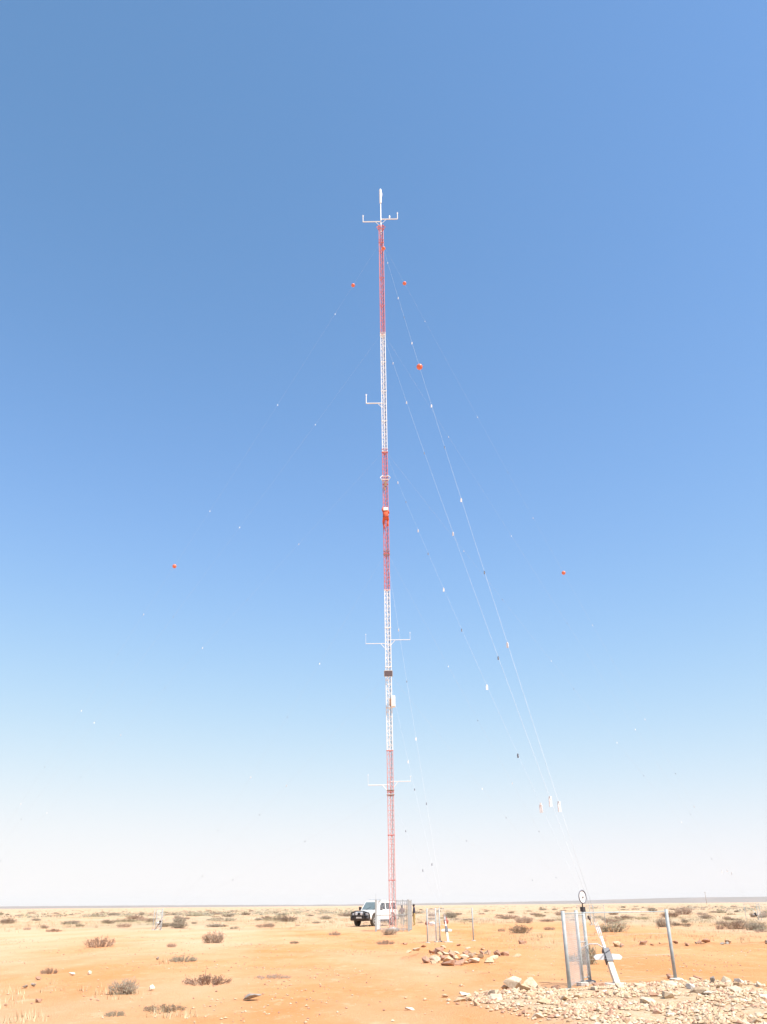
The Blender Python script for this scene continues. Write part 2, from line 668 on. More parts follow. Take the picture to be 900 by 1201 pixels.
def boom(z, side, length, tip_h, big=True, dy=-.12, mid=False):
    b = MB()
    x1 = side * length
    b.tube([(side * .05, dy, z), (x1, dy, z)], .052 if big else .027, 8)
    b.tube([(side * .15, dy, z - .55), (side * .6, dy, z - .03)], .022, 6)
    bo = b.build('boom', M['white'], mast)
    t = MB()
    t.tube([(x1, dy, z), (x1, dy, z + tip_h)], .042 if big else .010, 6)
    t.build('upright', M['white'], bo)
    g = MB()
    g.lathe([(.03, 0), (.045, .03), (.045, .14), (.02, .18)] if big else [(.012, 0), (.026, .02), (.026, .09), (.012, .11)], (x1, dy, z + tip_h), n=8)
    for k in range(3 if big else 0):
        w = R(120 * k + 20)
        cpos = Vector((x1 + .09 * math.cos(w), dy + .09 * math.sin(w), z + tip_h + .15))
        g.tube([(x1, dy, z + tip_h + .15), cpos], .012, 4)
        g.sphere(cpos, .032, 8, 6)
    ao = g.build('anemometer', M['flap_white'], bo, True)
    if mid:
        e = MB()
        e.lathe([(.02, 0), (.05, .05), (.09, .3), (.06, .45), (.02, .5)], (side * .95, dy, z + .03), n=10)
        e.build('sensor', M['white'], bo, True)
    return bo


boom(69.1, -1, 1.95, .75)
boom(69.45, 1, 1.82, .75, mid=True)
boom(45.7, -1, 1.72, .85)
boom(21.7, -1, 1.88, .75, False)
boom(22.0, 1, 1.88, .55, False)
boom(10.25, -1, 1.75, .7, False)
boom(10.5, 1, 1.60, .3, False)

# solar panel and logger cabinet
p = MB(); rot = Matrix.Rotation(R(-52), 3, 'X')
p.box((-.02, -.42, 19.05), (.66, .50, .04), rot)
sp = p.build('solar_panel', M['panel'], mast)
q = MB()
for sx in (-.34, .34): q.box(Vector((-.02 + sx, -.42, 19.05)), (.03, .53, .05), rot)
for sy in (-.26, .26): q.box(Vector((-.02, -.42, 19.05)) + rot @ Vector((0, sy, 0)), (.71, .03, .05), rot)
q.tube([(-.02, -.40, 19.0), (-.02, -.1, 19.1)], .03, 6)
q.build('panel_frame', M['galv'], sp)
bx = MB().box((.33, -.30, 16.75), (.36, .26, .92)).build('logger_cabinet', M['box'], mast, bevel=.02)
MB().box((.33, -.437, 16.75), (.30, .015, .82)).build('cabinet_door', M['box'], bx, bevel=.005)
MB().box((.12, -.32, 16.68), (.16, .22, .6)).build('cabinet_bracket', M['rust'], bx, bevel=.01)

# ------------------------------------------------------------------ guy anchors with their little fences
A0 = gpos(725, 1158)
ang0 = math.atan2(A0.y - MB0.y, A0.x - MB0.x)
R_OUT = math.hypot(A0.x - MB0.x, A0.y - MB0.y)
R_IN = 21.6


def anchor_pos(k, r):
    if k == 0 and r == R_IN:
        return gpos(526, 1105)
    w = ang0 - k * 2 * PI / 3
    x, y = MB0.x + r * math.cos(w), MB0.y + r * math.sin(w)
    return Vector((x, y, H(x, y)))


def rod_dir(k):
    w = ang0 - k * 2 * PI / 3
    e = R(50)
    return Vector((-math.cos(w) * math.cos(e), -math.sin(w) * math.cos(e), math.sin(e)))


ROD = 1.45


def make_anchor(p, rz):
    """local -Y points away from the mast"""
    root = empty('guy_anchor', p, rz)
    e = R(50)
    d = Vector((0, math.cos(e), math.sin(e)))
    rq = d.to_track_quat('Z', 'Y').to_matrix()
    MB().box(d * .36, (.13, .11, .95), rq).build('anchor_beam', M['rock_white'], root, bevel=.012)
    MB().box(d * 1.00, (.058, .058, .44), rq).build('anchor_rod', M['white'], root, bevel=.01)
    MB().box(d * .72, (.16, .14, .36), rq).build('clamp_block', M['dark'], root, bevel=.012)
    for s in (-1, 1):
        pl = MB()
        poly = [(s * .085, -.05), (s * .30, -.055), (s * .34, .0), (s * .28, .05), (s * .085, .07)]
        o = Vector(d * .70)
        n = len(poly)
        vs = [(x, o.y - .025, o.z + z) for x, z in poly] + [(x, o.y + .025, o.z + z) for x, z in poly]
        fs = [tuple(range(n)), tuple(reversed(range(n, 2 * n)))] + [(i, i + n, (i + 1) % n + n, (i + 1) % n) for i in range(n)]
        pl.add(vs, fs)
        pl.build('cross_plate', M['flap_white'], root)
    for i in (-1, 0, 1):
        t = MB()
        q0 = d * 1.20 + Vector((i * .04, 0, 0))
        t.tube([q0, q0 + d * .12, q0 + d * .14, q0 + d * .30, q0 + d * .32, q0 + d * .44], [.006, .006, .013, .013, .006, .006], 6)
        t.build('turnbuckle', M['galv'], root)
    lp = MB()
    pts = [d * .95 + Vector((-.05, 0, 0)), Vector((-.16, .62, .80)), Vector((-.34, .66, .80)), Vector((-.52, .70, .72)), Vector((-.62, .72, .55))]
    lp.tube(pts, .012, 6)
    lp.build('earth_cable', M['wire'], root)
    MB().box((0, -.02, -.06), (.5, .5, .2)).build('footing', M['concrete'], root, bevel=.03)
    return root


POSTS = [(-1.33, -1.28), (-.72, .29), (-.46, .71), (1.68, 1.19)]
PH = 1.52


def chainlink(p, q, h0, h1, pitch=.075, r=.0016):
    """woven wire between two uprights"""
    b = MB()
    p, q = Vector(p), Vector(q)
    L = (q - p).length
    u = (q - p) / L
    hh = h1 - h0
    n = int((L + hh) / pitch)
    for i in range(n + 1):
        s = -hh + i * pitch
        for sgn in (1, -1):
            # line x = s + t, z = h0 + t (or mirrored)
            t0, t1 = max(0, -s), min(hh, L - s)
            if t1 - t0 < .01: continue
            z0, z1 = (h0 + t0, h0 + t1) if sgn > 0 else (h1 - t0, h1 - t1)
            a = p + u * (s + t0)
            c = p + u * (s + t1)
            b.tube([(a.x, a.y, z0), (c.x, c.y, z1)], r, 3, False)
    return b


def make_fence(p, rz, tall=None):
    root = empty('anchor_fence', p, rz)
    for i, (x, y) in enumerate(POSTS):
        b = MB()
        b.tube([(x, y, -.25), (x, y, PH)], .042, 10)
        po = b.build('fence_post', M['post'], root, True)
        MB().lathe([(.15, -.1), (.14, .035), (.10, .05)], (x, y, 0), n=9).build('post_footing', M['concrete'], po)
    for (i, j) in ((0, 1), (2, 3), (3, 0)):
        a, c = POSTS[i], POSTS[j]
        rl = MB()
        rl.tube([(*a, PH - .05), (*c, PH - .05)], .009, 6)
        rl.build('top_rail', M['post'], root)
        for z in (.1, .55, 1.0):
            MB().tube([(*a, z), (*c, z)], .0016, 4).build('line_wire', M['wire'], root)
        if (i, j) == (0, 1):
            chainlink(a, c, .08, PH - .06, r=.0024).build('wire_mesh', M['mesh'], root)
    # gate between the two close posts
    a, c = POSTS[1], POSTS[2]
    for z in (.12, .85, PH - .1):
        MB().tube([(*a, z), (*c, z)], .012, 6).build('gate_rail', M['post'], root)
    chainlink(a, c, .12, PH - .1, r=.0024).build('wire_mesh', M['mesh'], root)
    return root


sets = [(0, R_OUT, 'near right fence'), (0, R_IN, 'mid fence'), (1, R_IN, 'left fence'), (2, R_OUT, 'far right'), (2, R_IN, 'mid right'), (1, R_OUT, 'far left')]
anc_lab = {
    (0, R_OUT): 'slanting white guy anchor with cross plate inside the large near fence at the right',
    (0, R_IN): 'slanting white guy anchor inside the small fence just right of the mast foot',
    (1, R_IN): 'tiny far guy anchor in the fence left of the mast',
    (1, R_OUT): 'far guy anchor beyond the left edge of the plain',
    (2, R_OUT): 'tiny far guy anchor at the far right edge of the plain',
    (2, R_IN): 'far guy anchor on the plain behind the large near fence'}
fen_lab = {
    (0, R_OUT): 'large wire mesh fence of grey steel posts beside the stone rubble, nearest of all',
    (0, R_IN): 'small mesh fence of pale posts behind the row of red stones',
    (1, R_IN): 'tiny far post fence standing alone on the plain left of the mast',
    (1, R_OUT): 'far post fence beyond the left edge of the plain',
    (2, R_OUT): 'tiny far post fence at the right edge of the plain',
    (2, R_IN): 'far post fence behind the large near fence'}
anc0 = fen0 = None
for (k, r, _) in sets:
    p = anchor_pos(k, r)
    w = ang0 - k * 2 * PI / 3
    rz = w + PI / 2
    if anc0 is None:
        anc0 = a = make_anchor(p, rz)
        fen0 = f = make_fence(p, rz - (ang0 + PI / 2))
    else:
        a = copy_tree(anc0); a.location = p; a.rotation_euler = (0, 0, rz)
        f = copy_tree(fen0); f.location = p; f.rotation_euler = (0, 0, 0 if k == 0 else rz - (ang0 + PI / 2))
    f.scale = {(0, R_OUT): (1, 1, 1), (0, R_IN): (.82, .85, 1.03)}.get((k, r), (.6, .6, 1.05))
    if r != R_OUT: a.scale = (.85, .85, 1)
    tag(a, anc_lab[(k, r)], 'guy anchor', 'guy anchors of the mast')
    tag(f, fen_lab[(k, r)], 'fence', 'fences round the guy anchors')

# ------------------------------------------------------------------ guy wires with marker balls and bird flappers
GUYS = {66.1: ([.115, .27, .42, .57, .72,   .86, .953], [.34, .645, .80], [.065, .5], R_OUT),
        54.0: ([.17, .34, .67, .938], [.5, .83], [], R_OUT),
        40.3: ([.2, .42, .6, .785, .918], [.3, .5, .69, .87], [], R_OUT),
        29.8: ([.3, .63], [.47, .785], [], R_IN),
        19.0: ([.46], [.58, .85], [], R_IN),
        9.5: ([], [.37, .7], [], R_IN)}
HN = {66.1: 'the highest', 54.0: 'the second highest', 40.3: 'the third highest', 29.8: 'the fourth', 19.0: 'the fifth', 9.5: 'the lowest'}
DN = ['towards the camera on the right', 'down to the left', 'away to the right']
ball = MB().sphere((0, 0, 0), .205, 16, 10).mesh('marker_ball', M['orange'], True)
seam = MB().lathe([(.206, -.012), (.215, 0), (.206, .012)], n=16).mesh('ball_seam', M['orange'])
fl = MB()
fl.box((0, 0, -.10), (.10, .025, .20)).box((0, 0, .02), (.05, .05, .06))
flap_w = fl.mesh('bird_flapper', M['flap_white'])
flap_d = fl.mesh('bird_flapper', M['flap_dark'])
for k in range(3):
    for z, (wh, dk, bl, r) in GUYS.items():
        lane = {66.1: -1, 54.0: 0, 40.3: 1, 29.8: -1, 19.0: 0, 9.5: 1}[z]
        ap = anchor_pos(k, r)
        w = ang0 - k * 2 * PI / 3
        side = Vector((-math.sin(w), math.cos(w), 0))
        end = ap + rod_dir(k) * 1.63 + side * (-.04 * lane)
        leg = MAST_ROT @ (Vector((math.cos(w), math.sin(w), 0)) * RAD)
        st = mpt(z) + leg
        L = (end - st).length
        sag = L * .006

        def P(t):
            return st.lerp(end, t) - Vector((0, 0, 4 * sag * t * (1 - t)))
        g = empty('guy_wire', end)
        tag(g, f'{HN[z]} guy wire running from the mast {DN[k]}', 'guy wire', 'guy wires of the mast')
        b = MB()
        b.tube([P(i / 24) - end for i in range(25)], (.0028 if z == 40.3 else .0042) if k == 0 else .0026, 5)
        b.build('wire', M['wire'], g, True)
        for lst, me in ((wh, flap_w), (dk, flap_d)):
            for t in lst:
                t2 = min(.97, max(.03, t + rng.uniform(-.012, .012) * (k > 0)))
                fo = link('bird_flapper', me, g)
                fo.location = P(t2) - end
                fo.rotation_euler = (0, 0, rng.uniform(-.9, .9))
                fo.scale = (.9, 1.3, 1.1) if t > .9 else ((.8 if k == 0 else .58,) * 3 if lst is wh else (.55 if k == 0 else .42,) * 3)
        for t in bl:
            t = [.04, .068, .060][k] if t < .1 else [.485, .507, .500][k]
            bo = link('marker_ball', ball, g)
            bo.location = P(t) - end
            so = link('ball_seam', seam, bo)

# round disc on the gate post of the near fence
pp = A0 + Vector((*POSTS[2], 0))
ds = empty('round_disc', pp + Vector((0, 0, PH + .02)), R(38))
tag(ds, 'small round white disc with dark rim fixed on top of a near fence post', 'disc')
b = MB()
b.tube([(0, 0, -.05), (0, .0, .14)], .016, 6).box((0, 0, .0), (.09, .09, .10))
b.build('clamp', M['dark'], ds)
cz = Vector((0, -.03, .27))
ring = MB()
n = 28
pts = [cz + Vector((.128 * math.cos(2 * PI * i / n), 0, .142 * math.sin(2 * PI * i / n))) for i in range(n + 1)]
ring.tube(pts, .014, 6, False)
ring.build('rim', M['rim_grey'], ds, True)
fc = MB()
vs = [cz + Vector((0, -.004, 0))] + [cz + Vector((.122 * math.cos(2 * PI * i / n), .004, .136 * math.sin(2 * PI * i / n))) for i in range(n)]
bk = [cz + Vector((.122 * math.cos(2 * PI * i / n), .014, .136 * math.sin(2 * PI * i / n))) for i in range(n)]
fc.add(vs + bk, [(0, 1 + i, 1 + (i + 1) % n) for i in range(n)] + [(1 + i, 1 + n + i, 1 + n + (i + 1) % n, 1 + (i + 1) % n) for i in range(n)] + [tuple(1 + n + i for i in reversed(range(n)))])
fc.build('face', M['flap_white'], ds)
MB().box(cz + Vector((.005, -.012, -.005)), (.045, .012, .022)).build('centre_mark', M['dark'], ds)
rd = MB(); rd.tube([(.1, .02, -.05), (.11, .05, -.25), (.08, .06, -.38)], .008, 5); rd.build('cord', M['dark'], ds)

# ------------------------------------------------------------------ enclosure round the mast foot
en = empty('mast_enclosure', MB0)
tag(en, 'tall grey steel fence with barred gate around the foot of the mast', 'fence')
CR = [(-1.22, -1.7), (1.12, -2.15), (1.42, 1.2), (-.95, 1.65)]
EH = 2.05
mid = [(.30, -1.99), (.72, -2.07)]
for i, (x, y) in enumerate(CR + mid):
    th = .13 if i in (0, 1) else .055
    b = MB(); b.box((x, y, EH / 2 - .1), (th, th, EH + .2))
    po = b.build('fence_post', M['post'], en, bevel=.006)
    MB().box((x, y, EH + .012), (th + .012, th + .012, .02)).build('post_cap', M['galv'], po)
ext = MB(); ext.tube([(CR[0][0], CR[0][1], EH + .02), (CR[0][0] - .02, CR[0][1], EH + .42)], .012, 5)
ext.build('fence_spike', M['galv'], en)
for i in range(4):
    a, c = CR[i], CR[(i + 1) % 4]
    b = MB()
    for z in (.12, 1.05, EH - .06): b.tube([(*a, z), (*c, z)], .017, 6)
    b.build('rail', M['post'], en)
    chainlink(a, c, .1, EH - .06, .10, .0022).build('wire_mesh', M['mesh'], en)
# barred panels at the right front corner and the right side
def bars(a, c, n):
    for i in range(1, n):
        t = i / n
        x, y = a[0] + (c[0] - a[0]) * t, a[1] + (c[1] - a[1]) * t
        MB().box((x, y, EH / 2), (.03, .03, EH - .1)).build('bar', M['post'], en)
bars(mid[1], CR[1], 3)
bars(CR[1], CR[2], 9)
bars(mid[0], mid[1], 3)

# ------------------------------------------------------------------ vehicle
M['car_white'] = mat('car_white_paint', (0.82, 0.82, 0.81), 0.3, c2=(0.76, 0.73, 0.68), scale=1.5, coat=.4)
M['car_black'] = mat('black_plastic', (0.035, 0.033, 0.036), 0.55, c2=(0.06, 0.05, 0.05), scale=8)
M['glass'] = mat('dark_window_glass', (0.02, 0.025, 0.03), 0.06, scale=3, spec=.8)
M['wind'] = mat('windscreen_glass', (0.16, 0.20, 0.20), 0.05, scale=3, spec=1.0)
M['tyre'] = mat('dusty_tyre', (0.05, 0.045, 0.04), 0.9, c2=(0.09, 0.07, 0.05), scale=9)
M['rim'] = mat('steel_rim', (0.62, 0.62, 0.61), 0.4, .3, scale=8)
M['lamp'] = mat('lamp_glass', (0.75, 0.77, 0.8), 0.15, .2, scale=8)
M['plate'] = mat('plate_white', (0.75, 0.74, 0.68), 0.5, scale=8)
al = R(30)
cp = gpos(422, 1087)
car = empty('off_road_car', cp)
tag(car, 'white boxy off-road car with black bull bar parked behind the mast foot', 'car')
hd = Vector((-math.sin(al), -math.cos(al), 0))
car.rotation_euler = (0, 0, math.atan2(hd.y, hd.x))
car.location = cp - hd * 2.7
car.scale = (1.10, 1.10, 1.10)


def arch(cx, r, z0, n=9):
    # points of a wheel opening from rear to front along the sill
    return [(cx - r * math.cos(PI * i / (n - 1)), z0 + r * math.sin(PI * i / (n - 1)) * 1.0) for i in range(n)]


WR, WF, WB = .40, 1.52, -1.42
low = [(2.28, .62), (2.30, .95), (2.22, 1.08), (1.05, 1.17), (-2.38, 1.17), (-2.42, .60), (-2.36, .48)]
low += arch(WB, .50, .48) + arch(WF, .50, .48)
b = MB()
low_ccw = low
b.prism([(x, z) for x, z in low_ccw], -.88, .88)
body = b.build('body', M['car_white'], car, bevel=.035)
g = MB()     # cabin
x0b, x1b, x0t, x1t = -2.36, .98, -2.22, .30
zb, zt = 1.165, 1.86
yb, yt = .86, .74
vs = [(x0b, -yb, zb), (x1b, -yb, zb), (x1b, yb, zb), (x0b, yb, zb), (x0t, -yt, zt), (x1t, -yt, zt), (x1t, yt, zt), (x0t, yt, zt)]
g.add(vs, [(0, 1, 2, 3), (7, 6, 5, 4), (0, 4, 5, 1), (1, 5, 6, 2), (2, 6, 7, 3), (3, 7, 4, 0)])
cab = g.build('cabin', M['car_white'], car, bevel=.05)
rf = MB().box((-.96, 0, zt + .035), (2.3, 1.36, .06)).build('roof', M['car_white'], cab, bevel=.025)
rk = MB()
for y in (-.60, .60): rk.tube([(-2.0, y, 2.0), (.1, y, 2.0)], .02, 6)
for x in (-1.8, -.9, 0.0):
    rk.tube([(x, -.60, 2.0), (x, .60, 2.0)], .018, 6)
    for y in (-.6, .6): rk.tube([(x, y, zt + .05), (x, y, 2.0)], .015, 5)
rk.build('roof_rack', M['galv'], car)


def on_side(s, xa, xb, za, zb2, nm, m, par, off=.012, shear=0.0):
    q = MB()
    def yy(z): return s * (yb + (yt - yb) * (z - zb) / (zt - zb) + off)
    pts = [(xa, za), (xb, za), (xb - shear, zb2), (xa, zb2)]
    front = [(x, yy(z), z) for x, z in pts]
    back = [(x, yy(z) - s * (off + .01), z) for x, z in pts]
    q.add(front + back, [(0, 1, 2, 3), (7, 6, 5, 4)] + [(i, (i + 1) % 4, (i + 1) % 4 + 4, i + 4) for i in range(4)])
    return q.build(nm, m, par)


for s in (-1, 1):
    for (xa, xb, sh) in ((-.28, .72, .46), (-1.22, -.42, 0), (-2.16, -1.36, 0)):
        on_side(s, xa, xb, 1.26, 1.76, 'side_window', M['glass'], car, shear=sh)
    for xd in (-.30, .42):
        pass
    for i, (xa, xb) in enumerate(((-.34, .86), (-1.28, -.38))):
        dr = MB().box(((xa + xb) / 2, s * .884, .86), (xb - xa, .012, .52)).build('door', M['car_white'], car, bevel=.005)
        MB().box((xa + .14, s * .90, 1.0), (.14, .025, .03)).build('door_handle', M['car_black'], dr)
    fa = MB().box((.05, s * .90, .40), (2.0, .16, .06)).build('side_step', M['car_black'], car, bevel=.01)
    for cx in (WF, WB):
        f = MB()
        pts = [(cx - .52 * math.cos(PI * i / 10), s * .885, .48 + .52 * math.sin(PI * i / 10)) for i in range(11)]
        f.tube(pts, .035, 6)
        f.build('wheel_flare', M['car_black'], car)
        wt = MB()
        wt.lathe([(.24, -.12), (.36, -.13), (WR, -.09), (WR, .09), (.36, .13), (.24, .12)], (cx, s * .78, WR), (0, 1, 0), 24)
        w = wt.build('wheel', M['tyre'], car, False)
        r_ = MB()
        r_.lathe([(.245, -.10), (.245, .122), (.21, .125), (.19, .09), (.09, .10), (.06, .14), (.03, .145)] if s > 0 else [(.03, -.145), (.06, -.14), (.09, -.10), (.19, -.09), (.21, -.125), (.245, -.122), (.245, .10)], (cx, s * .78, WR), (0, 1, 0), 20)
        r_.build('rim', M['rim'], w)
    mr = MB().box((.72, s * 1.02, 1.32), (.12, .22, .26)).build('mirror', M['car_black'], car, bevel=.02)
    hl = MB().box((2.32, s * .62, .90), (.06, .30, .18)).build('headlight', M['lamp'], car, bevel=.02)
    tl = MB().box((-2.41, s * .80, .92), (.03, .10, .30)).build('tail_light', M['red'], car)
# windscreen
q = MB()
def ws(x, z, off): return x + off * .72, z + off * .70
za, zb2 = 1.23, 1.80
def xs(z): return x1b + (x1t - x1b) * (z - zb) / (zt - zb)
f_ = [(xs(za) + .012, -.74, za + .01), (xs(za) + .012, .74, za + .01), (xs(zb2) + .012, .66, zb2 + .01), (xs(zb2) + .012, -.66, zb2 + .01)]
bk = [(x - .03, y, z - .02) for x, y, z in f_]
q.add(f_ + bk, [(0, 1, 2, 3), (7, 6, 5, 4)] + [(i, (i + 1) % 4, (i + 1) % 4 + 4, i + 4) for i in range(4)])
q.build('windscreen', M['wind'], car)
for s in (-.3, .35):
    MB().tube([(xs(1.22) + .05, s, 1.225), (xs(1.42) + .035, s + .34, 1.44)], .012, 4).build('wiper', M['car_black'], car)
# rear window
q = MB()
q.add([(-2.355, -.66, 1.28), (-2.355, .66, 1.28), (-2.265, .6, 1.74), (-2.265, -.6, 1.74)], [(3, 2, 1, 0)])
q.build('rear_window', M['glass'], car)
MB().box((2.31, 0, .90), (.05, 1.70, .30)).build('grille', M['car_black'], car, bevel=.015)
MB().box((2.36, 0, .58), (.22, 1.80, .28)).build('front_bumper', M['car_black'], car, bevel=.04)
MB().box((-2.46, 0, .56), (.14, 1.76, .18)).build('rear_bumper', M['car_black'], car, bevel=.03)
bb = MB()
for s in (-1, 1):
    bb.tube([(2.44, s * .42, .45), (2.56, s * .42, .80), (2.52, s * .40, 1.14)], .045, 8)
    bb.tube([(2.52, s * .40, 1.12), (2.48, s * .80, 1.02), (2.36, s * .90, .86), (2.34, s * .92, .6)], .04, 8)
    bb.tube([(2.55, s * .42, .80), (2.47, s * .82, .80), (2.36, s * .91, .76)], .036, 8)
bb.tube([(2.52, -.40, 1.13), (2.52, .40, 1.13)], .045, 8)
bb.tube([(2.56, -.42, .80), (2.56, .42, .80)], .04, 8)
bb.box((2.50, 0, .62), (.05, 1.0, .26))
bb.box((2.46, -.66, .62), (.05, .42, .26)).box((2.46, .66, .62), (.05, .42, .26))
bbo = bb.build('bull_bar', M['car_black'], car, True)
for s in (-1, 1):
    MB().lathe([(.03, -.08), (.10, -.05), (.115, .0), (.115, .03), (.10, .035)], (2.56, s * .24, .95), (1, 0, 0), 14).build('spot_lamp', M['lamp'], car)
MB().box((2.585, 0, .66), (.012, .52, .12)).build('number_plate', M['plate'], car)
MB().box((0, 0, .50), (4.2, 1.3, .18)).build('underbody', M['car_black'], car)

# ------------------------------------------------------------------ people
M['skin'] = mat('dark_brown_skin', (0.10, 0.055, 0.035), 0.6, scale=8)
M['navy'] = mat('navy_cloth', (0.025, 0.028, 0.06), 0.85, scale=8)
M['khaki'] = mat('khaki_cloth', (0.36, 0.26, 0.10), 0.9, scale=8)
M['maroon'] = mat('brown_cloth', (0.17, 0.09, 0.08), 0.9, scale=8)
M['greycloth'] = mat('grey_cloth', (0.25, 0.22, 0.20), 0.9, scale=8)
M['overall'] = mat('orange_overall', (0.62, 0.10, 0.03), 0.8, c2=(0.46, 0.07, 0.025), scale=10)
M['boot'] = mat('dark_boot', (0.04, 0.03, 0.028), 0.7, scale=8)
M['hair'] = mat('black_hair', (0.012, 0.01, 0.01), 0.8, scale=20)
M['helmet'] = mat('white_helmet', (0.82, 0.82, 0.80), 0.35, scale=6)


def person(J, mats, name='person', fat=1.0):
    """J: joint name -> (x, y, z); one skinned body, clothing colours by region"""
    E_ = [('pelvis', 'spine'), ('spine', 'chest'), ('chest', 'neck'), ('neck', 'head'), ('head', 'crown')]
    rad = dict(pelvis=(.155, .115), spine=(.14, .105), chest=(.165, .115), neck=(.058, .058), head=(.082, .092), crown=(.072, .085))
    reg = dict(pelvis='low', spine='top', chest='top', neck='skin', head='skin', crown='skin')
    for s in 'LR':
        E_ += [('chest', 'sho' + s), ('sho' + s, 'elb' + s), ('elb' + s, 'wri' + s), ('wri' + s, 'palm' + s), ('pelvis', 'hip' + s), ('hip' + s, 'kne' + s), ('kne' + s, 'ank' + s), ('ank' + s, 'toe' + s)]
        rad.update({'sho' + s: (.066, .066), 'elb' + s: (.046, .046), 'wri' + s: (.032, .032), 'palm' + s: (.036, .03), 'hip' + s: (.10, .10), 'kne' + s: (.066, .066), 'ank' + s: (.048, .048), 'toe' + s: (.045, .04)})
        reg.update({'sho' + s: 'top', 'elb' + s: 'top', 'wri' + s: 'skin', 'palm' + s: 'skin', 'hip' + s: 'low', 'kne' + s: 'low', 'ank' + s: 'low', 'toe' + s: 'boot'})
    rad = {k: (a * fat, b_ * fat) for k, (a, b_) in rad.items()}
    P = {k: Vector(v) for k, v in J.items() if k != 'face'}
    for s in 'LR':        # five fingers of different lengths, the thumb from the side of the palm
        d = (P['palm' + s] - P['wri' + s]).normalized()
        sd = d.orthogonal().normalized()
        nr = d.cross(sd)
        for i, ln in enumerate((.062, .07, .066, .052)):
            o = (i - 1.5) * .021
            a, b_ = f'f{i}{s}', f'g{i}{s}'
            P[a] = P['palm' + s] + d * (.045 + ln * .4) + sd * o
            P[b_] = P['palm' + s] + d * (.045 + ln) + sd * o * 1.1 + nr * .025
            E_ += [('palm' + s, a), (a, b_)]
            for q in (a, b_): rad[q] = (.0095, .0095); reg[q] = 'skin'
        P['th' + s] = P['palm' + s] + d * .02 + sd * .055
        P['tj' + s] = P['palm' + s] + d * .05 + sd * .07 + nr * .012
        E_ += [('palm' + s, 'th' + s), ('th' + s, 'tj' + s)]
        for q in ('th' + s, 'tj' + s): rad[q] = (.0105, .0105); reg[q] = 'skin'
    bm = bmesh.new()
    lay = bm.verts.layers.skin.verify()
    V = {}
    for k, p in P.items():
        V[k] = bm.verts.new(p)
        V[k][lay].radius = rad[k]
    V['pelvis'][lay].use_root = True
    for a, b_ in E_:
        bm.edges.new((V[a], V[b_]))
    me = bpy.data.meshes.new(name)
    bm.to_mesh(me)
    bm.free()
    tmp = bpy.data.objects.new('tmp', me)
    col.objects.link(tmp)
    sk = tmp.modifiers.new('skin', 'SKIN')
    sk.use_smooth_shade = True
    sb = tmp.modifiers.new('sub', 'SUBSURF')
    sb.levels = sb.render_levels = 1
    dg = bpy.context.evaluated_depsgraph_get()
    out = bpy.data.meshes.new_from_object(tmp.evaluated_get(dg))
    bpy.data.objects.remove(tmp)
    out.materials.clear()
    order = ['skin', 'top', 'low', 'boot']
    for r_ in order: out.materials.append(mats[r_])
    mi = []
    for pol in out.polygons:
        c = pol.center
        best = (1e9, 'skin')
        for a, b_ in E_:
            pa, pb = P[a], P[b_]
            t = max(0, min(1, (c - pa).dot(pb - pa) / max(1e-9, (pb - pa).length_squared)))
            dd = (pa + (pb - pa) * t - c).length - rad[a][0] * (1 - t) - rad[b_][0] * t
            rg = reg[a] if t < (.85 if reg[b_] == 'skin' or reg[b_] == 'boot' else .45) else reg[b_]
            if dd < best[0]: best = (dd, rg)
        mi.append(order.index(best[1]))
    out.polygons.foreach_set('material_index', mi)
    out.polygons.foreach_set('use_smooth', [True] * len(out.polygons))
    return out


def face_parts(root, J, cap, capmat, brim=False):
    h, c = Vector(J['head']), Vector(J['crown'])
    up = (c - h).normalized()
    f = Vector(J.get('face', (0, 1, 0))).normalized()
    f = (f - up * f.dot(up)).normalized()
    s = f.cross(up)
    ft = MB()
    ft.sphere(h + f * .098 + up * .012, .017, 8, 6, (1, 1, 1.4))
    for k in (-1, 1): ft.sphere(h + s * .088 * k + up * .01, .022, 8, 6, (.6, 1, 1.3))
    ft.build('face', M['skin'], root, True)
    ey = MB()
    for k in (-1, 1): ey.sphere(h + f * .083 + s * .034 * k + up * .035, .012, 8, 6)
    ey.build('eyes', M['hair'], root, True)
    hc = MB()
    prof = [(.103, -.005), (.105, .03), (.092, .075), (.06, .105), (.01, .118)]
    if brim: prof = [(.15, -.012), (.15, 0), (.125, .008)] + [(r_ + .02, z + .01) for r_, z in prof[1:]]
    hc.lathe(prof, h + up * .035 - f * .008, up, 16)
    hc.build(cap, capmat, root, True)


STAND = dict(pelvis=(0, 0, .95), spine=(0, .01, 1.12), chest=(0, 0, 1.34), neck=(0, .015, 1.49), head=(0, .03, 1.58), crown=(0, .03, 1.66),
             shoL=(-.185, 0, 1.42), shoR=(.185, 0, 1.42), elbL=(-.23, -.03, 1.14), elbR=(.23, -.03, 1.14), wriL=(-.22, .08, .92), wriR=(.22, .08, .92),
             palmL=(-.22, .10, .84), palmR=(.22, .10, .84), hipL=(-.09, 0, .88), hipR=(.09, 0, .88), kneL=(-.10, .03, .49), kneR=(.10, .01, .49),
             ankL=(-.11, -.01, .08), ankR=(.11, -.03, .08), toeL=(-.13, .15, .045), toeR=(.13, .13, .045))


def place_person(px, py, rz, mats, label, J=STAND, cap=('hair', None), scale=1.0):
    p = gpos(px, py)
    root = empty('person', p, rz)
    tag(root, label, 'person')
    link('body', person(J, mats), root)
    face_parts(root, J, cap[0], cap[1] or M['hair'], cap[0] in ('hard_hat', 'hat'))
    root.scale = (scale,) * 3
    return root


